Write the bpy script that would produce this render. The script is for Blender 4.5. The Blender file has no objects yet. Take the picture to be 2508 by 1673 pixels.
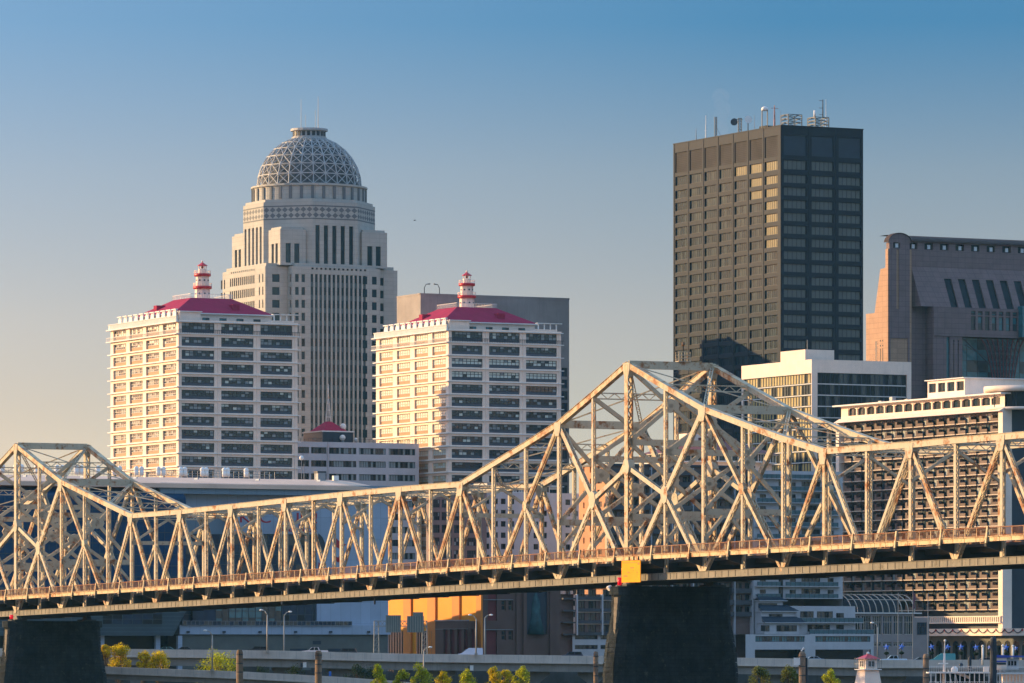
import bpy, math, random
from mathutils import Vector as Vec
random.seed(7)
R = math.radians
sc = bpy.context.scene
COL = sc.collection
# ------------------------------------------------------------------ camera, sky, sun, exposure
F, HY, CX, CZ = 13000.0, 1590.0, 1254.0, 14.0      # focal length and horizon row in photograph pixels, eye height (m)
cd = bpy.data.cameras.new('camera'); cam = bpy.data.objects.new('camera', cd); COL.objects.link(cam)
cam.location = (0, 0, CZ); cam.rotation_euler = (R(90), 0, 0)
cd.sensor_width = 36; cd.lens = 36*F/2508; cd.shift_y = (HY-836.5)/2508
cd.clip_start = 1; cd.clip_end = 60000
sc.camera = cam
sc.view_settings.view_transform = 'Standard'; sc.view_settings.look = 'None'
sc.view_settings.gamma = 1; sc.view_settings.exposure = 1.0
DOME, SKY_GAIN = (4.5, 3.95, 3.35), 1.0
HAZE = 2.2e-5                                       # density of the air
SUN_AZ, SUN_EL = 47.0, 14.0                         # degrees: azimuth turned from the facades' left normal, elevation
TH = R(27)                                          # the street grid's angle
U = Vec((math.cos(TH), math.sin(TH), 0)); V = Vec((-math.sin(TH), math.cos(TH), 0)); Z = Vec((0, 0, 1))
sh = (-U*math.cos(R(SUN_AZ)) + V*math.sin(R(SUN_AZ))).normalized()
S = sh*math.cos(R(SUN_EL)) + Z*math.sin(R(SUN_EL))  # direction to the sun
sl = bpy.data.lights.new('sun', 'SUN'); so = bpy.data.objects.new('sun', sl); COL.objects.link(so)
sl.energy = 3.6; sl.angle = R(0.5); sl.color = (1.0, 0.665, 0.315)
so.rotation_euler = S.to_track_quat('Z', 'Y').to_euler()
w = bpy.data.worlds.new('World'); sc.world = w; w.use_nodes = True
N = w.node_tree.nodes; Lk = w.node_tree.links; N.clear()
tc = N.new('ShaderNodeTexCoord'); mp = N.new('ShaderNodeVectorMath'); mp.operation = 'MULTIPLY'
mp.inputs[1].default_value = (1, 1, 4.6)
nm = N.new('ShaderNodeVectorMath'); nm.operation = 'NORMALIZE'
sky = N.new('ShaderNodeTexSky'); sky.sky_type = 'NISHITA'; sky.sun_disc = False
sky.sun_elevation = R(SUN_EL); sky.sun_rotation = math.atan2(S.x, S.y)
sky.air_density = 1.0; sky.dust_density = 1.6; sky.ozone_density = 3.0; sky.altitude = 100
# the low haze is warm and the air clears to blue higher up, more so away from the sun; the unseen high dome is boosted to lift the fill light
sep = N.new('ShaderNodeSeparateXYZ'); Lk.new(tc.outputs['Generated'], sep.inputs[0])
def sky_ramp(stops):
    r = N.new('ShaderNodeValToRGB'); e = r.color_ramp.elements
    while len(e) < len(stops): e.new(.5)
    for i, (p, c) in enumerate(stops): e[i].position = p; e[i].color = (c[0]/4, c[1]/4, c[2]/4, 1)
    Lk.new(sep.outputs[2], r.inputs[0]); return r.outputs[0]
HI = [(.19, (1.2, 1.15, 1.1)), (.42, DOME)]
near_sun = sky_ramp([(.0, (1.9, .90, .45)), (.045, (1.80, .93, .51)), (.061, (1.88, 1.06, .63)), (.089, (1.62, 1.13, .81)), (.118, (1.20, 1.16, 1.0))]+HI)
off_sun = sky_ramp([(.0, (1.55, .86, .5)), (.045, (1.45, .87, .53)), (.061, (1.5, .90, .565)), (.089, (1.18, .905, .66)), (.118, (.40, .75, .77))]+HI)
dt = N.new('ShaderNodeVectorMath'); dt.operation = 'DOT_PRODUCT'; dt.inputs[1].default_value = tuple(sh)
Lk.new(tc.outputs['Generated'], dt.inputs[0])
mr = N.new('ShaderNodeMapRange'); mr.inputs[1].default_value = .29; mr.inputs[2].default_value = .49; Lk.new(dt.outputs['Value'], mr.inputs[0])
mx = N.new('ShaderNodeMix'); mx.data_type = 'RGBA'; Lk.new(mr.outputs[0], mx.inputs[0]); Lk.new(off_sun, mx.inputs[6]); Lk.new(near_sun, mx.inputs[7])
mu = N.new('ShaderNodeMix'); mu.data_type = 'RGBA'; mu.blend_type = 'MULTIPLY'; mu.inputs[0].default_value = 1
Lk.new(sky.outputs[0], mu.inputs[6]); Lk.new(mx.outputs[2], mu.inputs[7])
x4 = N.new('ShaderNodeVectorMath'); x4.operation = 'SCALE'; x4.inputs['Scale'].default_value = 4*SKY_GAIN; Lk.new(mu.outputs[2], x4.inputs[0])
bg = N.new('ShaderNodeBackground'); bg.inputs[1].default_value = 0.12
ow = N.new('ShaderNodeOutputWorld')
Lk.new(tc.outputs['Generated'], mp.inputs[0]); Lk.new(mp.outputs[0], nm.inputs[0]); Lk.new(nm.outputs[0], sky.inputs[0])
Lk.new(x4.outputs[0], bg.inputs[0]); Lk.new(bg.outputs[0], ow.inputs[0])
sc.cycles.max_bounces = 5; sc.cycles.diffuse_bounces = 3; sc.cycles.glossy_bounces = 3; sc.cycles.transparent_max_bounces = 6

# ------------------------------------------------------------------ materials
def mat(name, col, rough=.7, var=.18, scale=.35, metal=0., spec=.4, streak=0., rust=None, joints=None, bump=0., emit=0., rrough=0.):
    """procedural surface: base colour with noise, optional vertical streaks, rust patches (colour, amount), panel joints (w,h,mortar,colour)"""
    m = bpy.data.materials.new(name); m.use_nodes = True
    nt = m.node_tree; n = nt.nodes; l = nt.links
    b = n['Principled BSDF']; b.inputs['Roughness'].default_value = rough; b.inputs['Metallic'].default_value = metal
    b.inputs['Specular IOR Level'].default_value = spec
    geo = n.new('ShaderNodeNewGeometry')
    def noise(sc_, det=3., vec=None, ro=.6):
        t = n.new('ShaderNodeTexNoise'); t.inputs['Scale'].default_value = sc_; t.inputs['Detail'].default_value = det
        t.inputs['Roughness'].default_value = ro
        l.new(vec or geo.outputs['Position'], t.inputs['Vector']); return t.outputs[0]
    def mix(kind, fac, a, c):
        t = n.new('ShaderNodeMix'); t.data_type = 'RGBA'; t.blend_type = kind
        if isinstance(fac, (int, float)): t.inputs[0].default_value = fac
        else: l.new(fac, t.inputs[0])
        for i, x in ((6, a), (7, c)):
            if isinstance(x, tuple): t.inputs[i].default_value = (*x, 1)
            else: l.new(x, t.inputs[i])
        return t.outputs[2]
    def ramp(x, lo, hi, a=0., c=1.):
        t = n.new('ShaderNodeMapRange'); t.inputs[1].default_value = lo; t.inputs[2].default_value = hi
        t.inputs[3].default_value = a; t.inputs[4].default_value = c; l.new(x, t.inputs[0]); return t.outputs[0]
    c = tuple(col)
    cur = c
    if var:
        f = ramp(noise(scale, 4.), .3, .7)
        cur = mix('MIX', f, tuple(x*(1-var) for x in c), tuple(min(1, x*(1+var*.7)) for x in c))
    if streak:
        vm = n.new('ShaderNodeVectorMath'); vm.operation = 'MULTIPLY'; vm.inputs[1].default_value = (1.6, 1.6, .09)
        l.new(geo.outputs['Position'], vm.inputs[0])
        f = ramp(noise(1., 4., vm.outputs[0]), .5, .75, 0, streak)
        cur = mix('MIX', f, cur, tuple(x*.45 for x in c))
    if joints:
        jw, jh, jm, jc = joints
        sx = n.new('ShaderNodeVectorMath'); sx.operation = 'DOT_PRODUCT'; sx.inputs[1].default_value = tuple(U+V)
        l.new(geo.outputs['Position'], sx.inputs[0])
        sp = n.new('ShaderNodeSeparateXYZ'); l.new(geo.outputs['Position'], sp.inputs[0])
        cb = n.new('ShaderNodeCombineXYZ'); l.new(sx.outputs['Value'], cb.inputs[0]); l.new(sp.outputs[2], cb.inputs[1])
        br = n.new('ShaderNodeTexBrick'); l.new(cb.outputs[0], br.inputs['Vector'])
        br.inputs['Scale'].default_value = 1; br.inputs['Brick Width'].default_value = jw; br.inputs['Row Height'].default_value = jh
        br.inputs['Mortar Size'].default_value = jm; br.inputs['Color1'].default_value = (.9, .9, .9, 1); br.inputs['Color2'].default_value = (1, 1, 1, 1)
        br.inputs['Mortar'].default_value = (*jc, 1); br.offset = 0.5 if jw < 1.2 else 0.0
        cur = mix('MULTIPLY', 1.0, cur, br.outputs[0])
    if rust:
        rc, lo, hi, rs = rust
        f = ramp(noise(rs, 6., None, .75), lo, hi)
        cur = mix('MIX', f, cur, rc)
        f2 = ramp(noise(rs*3.1, 3.), .62, .72, 0, .6)
        cur = mix('MIX', f2, cur, tuple(x*.6 for x in rc))
    if isinstance(cur, tuple): b.inputs['Base Color'].default_value = (*cur, 1)
    else: l.new(cur, b.inputs['Base Color'])
    if rrough:
        l.new(ramp(noise(scale*2, 2.), .3, .7, max(.02, rough-rrough), rough+rrough), b.inputs['Roughness'])
    if bump:
        bp = n.new('ShaderNodeBump'); bp.inputs['Strength'].default_value = bump; bp.inputs['Distance'].default_value = .2
        l.new(noise(2.2, 5.), bp.inputs['Height']); l.new(bp.outputs[0], b.inputs['Normal'])
    if emit:
        b.inputs['Emission Color'].default_value = (*c, 1); b.inputs['Emission Strength'].default_value = emit
    return m

def glass(name, col, rough=.12, spec=.7, var=.35):
    """dark window glass seen from far away: tinted, reflecting, a little uneven from pane to pane"""
    m = mat(name, col, rough=rough, spec=spec, var=var, scale=.6)
    n = m.node_tree.nodes; l = m.node_tree.links; b = n['Principled BSDF']
    g = n.new('ShaderNodeNewGeometry'); t = n.new('ShaderNodeTexNoise'); t.inputs['Scale'].default_value = .22
    l.new(g.outputs['Position'], t.inputs['Vector'])
    bp = n.new('ShaderNodeBump'); bp.inputs['Strength'].default_value = .25; bp.inputs['Distance'].default_value = .25
    l.new(t.outputs[0], bp.inputs['Height']); l.new(bp.outputs[0], b.inputs['Normal'])
    return m

# ------------------------------------------------------------------ mesh building
ORG = {}
class MB:
    def __init__(s): s.v = []; s.f = []; s.m = []; s.mats = []; s.sm = []
    def mi(s, mt):
        if mt not in s.mats: s.mats.append(mt)
        return s.mats.index(mt)
    def face(s, pts, mt, smooth=False):
        k = len(s.v); s.v += [tuple(p) for p in pts]; s.f.append(tuple(range(k, k+len(pts)))); s.m.append(s.mi(mt)); s.sm.append(smooth)
    def idx(s, faces, base, mt, smooth=False):
        i = s.mi(mt)
        for f in faces: s.f.append(tuple(base+q for q in f)); s.m.append(i); s.sm.append(smooth)
    def hexa(s, p, mt, skip=()):
        k = len(s.v); s.v += [tuple(q) for q in p]
        fs = [(3, 2, 1, 0), (4, 5, 6, 7), (0, 1, 5, 4), (1, 2, 6, 5), (2, 3, 7, 6), (3, 0, 4, 7)]
        s.idx([f for i, f in enumerate(fs) if i not in skip], k, mt)
    def box(s, O, a, b, c, mt):
        O = Vec(O); s.hexa([O, O+a, O+a+b, O+b, O+c, O+a+c, O+a+b+c, O+b+c], mt)
    def cbox(s, c, sx, sy, sz, mt, ax=None, ay=None):
        ax = ax or Vec((1, 0, 0)); ay = ay or Vec((0, 1, 0))
        s.box(Vec(c)-ax*sx/2-ay*sy/2-Z*sz/2, ax*sx, ay*sy, Z*sz, mt)
    def bar(s, p, q, w_, h_, mt, side=None):
        """box from p to q, w_ wide along `side`, h_ across"""
        p = Vec(p); q = Vec(q); d = (q-p).normalized()
        sd = Vec(side) if side is not None else (Z if abs(d.z) < .9 else U)
        sd = (sd-d*sd.dot(d)).normalized(); o = d.cross(sd)
        a = sd*w_/2; b = o*h_/2
        s.hexa([p-a-b, p+a-b, p+a+b, p-a+b, q-a-b, q+a-b, q+a+b, q-a+b], mt)
    def tube(s, p, q, r0, r1, n, mt, cap=True):
        p = Vec(p); q = Vec(q); d = (q-p).normalized(); a = d.orthogonal().normalized(); b = d.cross(a); k = len(s.v)
        for c, r in ((p, r0), (q, r1)):
            for i in range(n):
                t = 2*math.pi*i/n; s.v.append(tuple(c+(a*math.cos(t)+b*math.sin(t))*r))
        s.idx([(i, (i+1) % n, n+(i+1) % n, n+i) for i in range(n)], k, mt, n > 6)
        if cap: s.idx([tuple(range(n-1, -1, -1)), tuple(range(n, 2*n))], k, mt)
    def lathe(s, c, prof, n, mt, smooth=True, a0=0., a1=2*math.pi):
        c = Vec(c); k = len(s.v); full = abs(a1-a0-2*math.pi) < 1e-6; cols = n if full else n+1
        for r, z in prof:
            for i in range(cols):
                t = a0+(a1-a0)*i/n; s.v.append((c.x+r*math.cos(t), c.y+r*math.sin(t), c.z+z))
        fs = []
        for j in range(len(prof)-1):
            for i in range(n): fs.append((j*cols+i, j*cols+(i+1) % cols, (j+1)*cols+(i+1) % cols, (j+1)*cols+i))
        s.idx(fs, k, mt, smooth)
        if full:
            if prof[-1][0] > 1e-3: s.idx([tuple((len(prof)-1)*cols+i for i in range(n))], k, mt)
            if prof[0][0] > 1e-3: s.idx([tuple(range(n-1, -1, -1))], k, mt)
    def prism(s, poly, vec, mt):
        n = len(poly); k = len(s.v); s.v += [tuple(Vec(p)) for p in poly]+[tuple(Vec(p)+Vec(vec)) for p in poly]
        s.idx([(i, (i+1) % n, n+(i+1) % n, n+i) for i in range(n)]+[tuple(range(n-1, -1, -1)), tuple(range(n, 2*n))], k, mt)
    def ball(s, c, r, mt, n=8, sz=1.):
        s.lathe(c, [(r*math.sin(math.pi*i/n)+1e-4, -r*sz*math.cos(math.pi*i/n)) for i in range(n+1)], n+4, mt)
    def add(s, o):
        k = len(s.v); s.v += o.v
        for f, m_, q in zip(o.f, o.m, o.sm): s.f.append(tuple(k+i for i in f)); s.m.append(s.mi(o.mats[m_])); s.sm.append(q)
    def build(s, name, parent=None, label=None, kind=None):
        org = ORG.get(parent.name, Vec()) if parent is not None else Vec()
        me = bpy.data.meshes.new(name)
        me.from_pydata([(x-org.x, y-org.y, z-org.z) for x, y, z in s.v], [], s.f)
        for mt in s.mats: me.materials.append(mt)
        me.polygons.foreach_set('material_index', s.m); me.polygons.foreach_set('use_smooth', s.sm); me.update()
        o = bpy.data.objects.new(name, me); COL.objects.link(o)
        if parent is not None: o.parent = parent; ORG[o.name] = org
        if label: o['label'] = label
        if kind: o['kind'] = kind
        return o
def thing(name, label, cat, loc, group=None):
    o = bpy.data.objects.new(name, None); COL.objects.link(o); o.location = loc; ORG[o.name] = Vec(loc)
    o['label'] = label; o['category'] = cat
    if group: o['group'] = group
    o.empty_display_size = .5
    return o
def tag(o, label, cat, group=None):
    o['label'] = label; o['category'] = cat
    if group: o['group'] = group
    return o
def struct(o): o['kind'] = 'structure'; return o
def many(name, parent, mbs, most=100):
    """each repeat its own part; past a hundred, the rest as one part"""
    for m in mbs[:most]: m.build(name, parent)
    if len(mbs) > most:
        r = MB()
        for m in mbs[most:]: r.add(m)
        r.build(name+'_rest', parent, kind='stuff')
def P(px, py, D): return Vec(((px-CX)/F*D, D, CZ+(HY-py)/F*D))

class Side:
    """a vertical wall plane: origin O at z=0, t along it, n outward"""
    def __init__(s, O, t, n): s.O = Vec((O[0], O[1], 0)); s.t = t; s.n = n
    def s_(s, px):
        k = (px-CX)/F; return (k*s.O.y-s.O.x)/(s.t.x-k*s.t.y)
    def z_(s, py, a): return CZ+(HY-py)/F*(s.O.y+s.t.y*a)
    def p(s, a, z, d=0.): return s.O+s.t*a+Z*z+s.n*d
    def shift(s, a, d): return Side(s.O+s.t*a+s.n*d, s.t, s.n)
def corner(px, D): return Vec(((px-CX)/F*D, D, 0))
def wall(mb, sd, x0, x1, z0, z1, opens, depth, mt, rev=None, back=None):
    """wall with rectangular openings, reveals `depth` deep; optional closed back"""
    rev = rev or mt
    xs = sorted({round(x, 3) for x in [x0, x1]+[v for o in opens for v in o[:2]]})
    zs = sorted({round(x, 3) for x in [z0, z1]+[v for o in opens for v in o[2:4]]})
    xs = [x for x in xs if x0-1e-3 <= x <= x1+1e-3]; zs = [x for x in zs if z0-1e-3 <= x <= z1+1e-3]
    def open_at(x, z): return any(o[0] < x < o[1] and o[2] < z < o[3] for o in opens)
    for j in range(len(zs)-1):
        zm = (zs[j]+zs[j+1])/2; run = None
        for i in range(len(xs)-1):
            xm = (xs[i]+xs[i+1])/2; op = open_at(xm, zm)
            if not op and run is None: run = xs[i]
            if op and run is not None:
                mb.face([sd.p(run, zs[j]), sd.p(xs[i], zs[j]), sd.p(xs[i], zs[j+1]), sd.p(run, zs[j+1])], mt); run = None
        if run is not None:
            mb.face([sd.p(run, zs[j]), sd.p(xs[-1], zs[j]), sd.p(xs[-1], zs[j+1]), sd.p(run, zs[j+1])], mt)
    for o in opens:
        a, b, c, d = o[:4]
        mb.face([sd.p(a, c), sd.p(a, d), sd.p(a, d, -depth), sd.p(a, c, -depth)], rev)
        mb.face([sd.p(b, c), sd.p(b, c, -depth), sd.p(b, d, -depth), sd.p(b, d)], rev)
        mb.face([sd.p(a, c), sd.p(a, c, -depth), sd.p(b, c, -depth), sd.p(b, c)], rev)
        mb.face([sd.p(a, d), sd.p(b, d), sd.p(b, d, -depth), sd.p(a, d, -depth)], rev)
def sbox(mb, sd, a0, a1, z0, z1, d0, d1, mt):
    mb.box(sd.p(a0, z0, d0), sd.t*(a1-a0), Z*(z1-z0), sd.n*(d1-d0), mt)
def window(sd, a0, a1, z0, z1, depth, nx, rows, glasses, frame, bar=.12, panel=None, pick=None, proud=.08):
    """glass set `depth` behind the wall: nx columns, rows = heights' fractions (bottom up); panel = (fraction, material) of a solid foot"""
    mb = MB(); zz = z0
    if panel:
        zp = z0+(z1-z0)*panel[0]; mb.face([sd.p(a0, z0, -depth), sd.p(a1, z0, -depth), sd.p(a1, zp, -depth), sd.p(a0, zp, -depth)], panel[1]); zz = zp
    cuts = [zz]; tot = sum(rows)
    for r in rows: cuts.append(cuts[-1]+(z1-zz)*r/tot)
    for i in range(nx):
        for j in range(len(rows)):
            g = pick(i, j) if pick else random.choice(glasses)
            x0 = a0+(a1-a0)*i/nx; x1 = a0+(a1-a0)*(i+1)/nx
            mb.face([sd.p(x0, cuts[j], -depth), sd.p(x1, cuts[j], -depth), sd.p(x1, cuts[j+1], -depth), sd.p(x0, cuts[j+1], -depth)], g)
    if frame:
        for i in range(nx+1):
            x = min(max(a0+(a1-a0)*i/nx, a0+bar/2), a1-bar/2); sbox(mb, sd, x-bar/2, x+bar/2, zz, z1, -depth, -depth+proud, frame)
        for j, c in enumerate(cuts):
            c = min(max(c, z0+bar/2), z1-bar/2); sbox(mb, sd, a0, a1, c-bar/2, c+bar/2, -depth, -depth+proud+.003, frame)
    return mb
def shell(mb, O, la, lb, z0, z1, mt, roof=None, sides='bd'):
    """plain faces of a block at O (la along U, lb along V): a = left (-U), c = front (-V), b = right, d = back; roof"""
    O = Vec((O[0], O[1], 0)); A = O; B = O+U*la; C = B+V*lb; D_ = O+V*lb
    def q(p, r): mb.face([p+Z*z0, r+Z*z0, r+Z*z1, p+Z*z1], mt)
    if 'c' in sides: q(A, B)
    if 'b' in sides: q(B, C)
    if 'd' in sides: q(C, D_)
    if 'a' in sides: q(D_, A)
    if roof: mb.face([A+Z*z1, B+Z*z1, C+Z*z1, D_+Z*z1], roof)
# ------------------------------------------------------------------ shared materials
M = {}
M['white'] = mat('white painted concrete', (.93, .73, .58), streak=.14, var=.08)
M['trim'] = mat('white trim', (.80, .76, .70), var=.06)
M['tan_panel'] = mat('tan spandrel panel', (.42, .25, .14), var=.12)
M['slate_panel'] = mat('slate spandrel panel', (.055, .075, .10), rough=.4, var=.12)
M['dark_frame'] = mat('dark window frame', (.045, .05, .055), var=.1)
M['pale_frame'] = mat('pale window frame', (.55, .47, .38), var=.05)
M['glass'] = glass('teal dark glass', (.018, .042, .055), spec=.5)
M['glass_deep'] = glass('deep blue glass', (.006, .032, .065), rough=.22, spec=.28)
M['glass_black'] = glass('black glass', (.006, .014, .02), rough=.25, spec=.22)
M['glass_teal'] = glass('bright teal glass', (.03, .16, .19), spec=.5)
M['blind'] = mat('grey blind behind glass', (.24, .28, .28), rough=.35, var=.15, spec=.6)
M['blind_bright'] = mat('pale blind behind glass', (.60, .66, .58), rough=.3, var=.1, spec=.6)
M['blind_cream'] = mat('cream curtain behind glass', (.62, .52, .30), rough=.4, var=.18)
M['red_roof'] = mat('red metal roof', (.36, .022, .07), rough=.8, spec=.12, var=.12, joints=(.9, 400., .06, (.8, .8, .8)))
M['red'] = mat('red paint', (.55, .012, .025), rough=.4, var=.1)
M['metal'] = mat('grey painted steel', (.28, .29, .30), rough=.5, metal=.3, var=.2)
M['dark_metal'] = mat('dark steel', (.05, .055, .06), rough=.5, metal=.3, var=.2)
M['roofing'] = mat('grey flat roofing', (.22, .21, .20), rough=.9, var=.25)
M['limestone'] = mat('pale limestone cladding', (.45, .435, .385), var=.08, joints=(3.4, 1.36, .05, (.72, .72, .72)), streak=.10)
M['limestone_dark'] = mat('grey limestone inlay', (.15, .16, .165), var=.1)
M['bronze'] = mat('bronze anodised cladding', (.027, .032, .041), rough=.6, spec=.12, metal=0., var=.10, streak=.2)
M['concrete'] = mat('raw concrete wall', (.30, .26, .235), var=.28, scale=.09, streak=.25)
M['granite'] = mat('pink granite cladding', (.245, .165, .155), spec=.2, var=.12, joints=(2.7, 1.7, .05, (.55, .55, .55)))
M['brown_brick'] = mat('brown brick', (.17, .105, .085), var=.2)
M['pale_brick'] = mat('pale painted brick', (.52, .50, .50), var=.1, streak=.15)
M['ochre'] = mat('ochre stucco', (.86, .32, .006), var=.08, scale=.15, streak=.08)
M['ochre_dark'] = mat('burnt orange pilaster', (.74, .235, .03), var=.08)
M['wine'] = mat('wine red panel', (.16, .03, .03), var=.2)
M['arena_white'] = mat('pale blue metal panels', (.36, .43, .52), rough=.5, var=.06, joints=(2.6, 5., .06, (.72, .72, .72)))
M['arena_roof'] = mat('white membrane roof', (.82, .57, .42), rough=.95, spec=.08, var=.14, scale=.12)
M['arena_fascia'] = mat('blue grey fascia', (.20, .27, .32), rough=.5, var=.06, joints=(3.5, 60., .07, (.7, .7, .7)))
M['slate_wall'] = mat('dark slate wall', (.05, .075, .085), rough=.6, var=.15, joints=(30., .9, .08, (1.5, 1.5, 1.5)))
M['podium'] = mat('grey green stone base', (.12, .125, .11), var=.15)
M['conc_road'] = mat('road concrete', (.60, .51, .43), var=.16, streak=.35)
M['brown_plank'] = mat('brown balcony board', (.145, .088, .062), var=.2)
M['navy'] = mat('deep navy cladding', (.02, .035, .055), rough=.4, var=.15)
OFFS = Vec()

def block_sides(O, la, lb):
    """right-hand front (-V) and left-hand front (-U) walls of a block whose nearest corner is O"""
    return Side(O, U, -V), Side(O, V, -U)

# ------------------------------------------------------------------ white office towers with red roofs and rooftop lighthouses
def lighthouse(px, D, z0, sc_, label, where):
    c = corner(px, D)+Z*z0
    t = thing('rooftop_lighthouse', label, 'lighthouse', c, 'lighthouses on the red roofs')
    w_, r_, d_ = M['white'], M['red'], M['dark_metal']
    k = sc_
    a = MB(); a.lathe(c, [(2.25*k, -.3), (2.2*k, 3.2*k)], 8, w_, False); a.lathe(c+Z*3.9*k, [(1.95*k, 0), (1.9*k, 3.0*k)], 8, w_, False)
    a.lathe(c+Z*7.5*k, [(1.25*k, 0), (1.2*k, 1.4*k)], 8, w_, False); a.build('shaft', t)
    for z, r in ((3.2, 2.75), (6.85, 2.45)):
        g = MB(); g.lathe(c+Z*z*k, [(r*k*.93, -.1), (r*k, 0), (r*k, .72*k), (r*k*.6, .74*k)], 16, r_); o = g.build('gallery', t)
        g = MB()
        for i in range(24):
            q = 2*math.pi*i/24; p = c+Vec((math.cos(q), math.sin(q), 0))*(r-.08)*k+Z*(z+.72)*k; g.bar(p, p+Z*.85, .07, .07, w_)
        for i in range(24):
            q0, q1 = 2*math.pi*i/24, 2*math.pi*(i+1)/24
            g.bar(c+Vec((math.cos(q0), math.sin(q0), 0))*(r-.08)*k+Z*((z+.72)*k+.85), c+Vec((math.cos(q1), math.sin(q1), 0))*(r-.08)*k+Z*((z+.72)*k+.85), .08, .08, w_)
        g.build('gallery_railing', o)
    g = MB()
    for i in range(8):
        q = 2*math.pi*(i+.5)/8; p = c+Vec((math.cos(q), math.sin(q), 0))*1.15*k+Z*8.9*k; g.bar(p, p+Z*1.0*k, .14, .14, w_)
    g.build('lantern', t)
    g = MB(); g.ball(c+Z*9.4*k, .35*k, M['wine']); g.build('lamp', t)
    g = MB(); g.lathe(c+Z*9.9*k, [(1.55*k, -.05), (1.5*k, .08), (.12, 1.0*k), (.001, 1.05*k)], 8, r_, False); g.build('lantern_roof', t)
    g = MB(); g.tube(c+Z*10.8*k, c+Z*11.4*k, .08, .05, 6, w_); g.ball(c+Z*11.2*k, .28*k, w_); g.build('finial', t)
    for z, r in ((1.7, 2.24), (5.6, 1.95)):
        for i in range(8):
            q = 2*math.pi*(i+.5)/8; n = Vec((math.cos(q), math.sin(q), 0))
            if n.y > .3: continue
            p = c+n*(r*k*math.cos(math.pi/8)+.02)+Z*z*k; m = MB(); m.tube(p-n*.2, p+n*.05, .27*k, .27*k, 10, d_); m.build('porthole', t)

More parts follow.
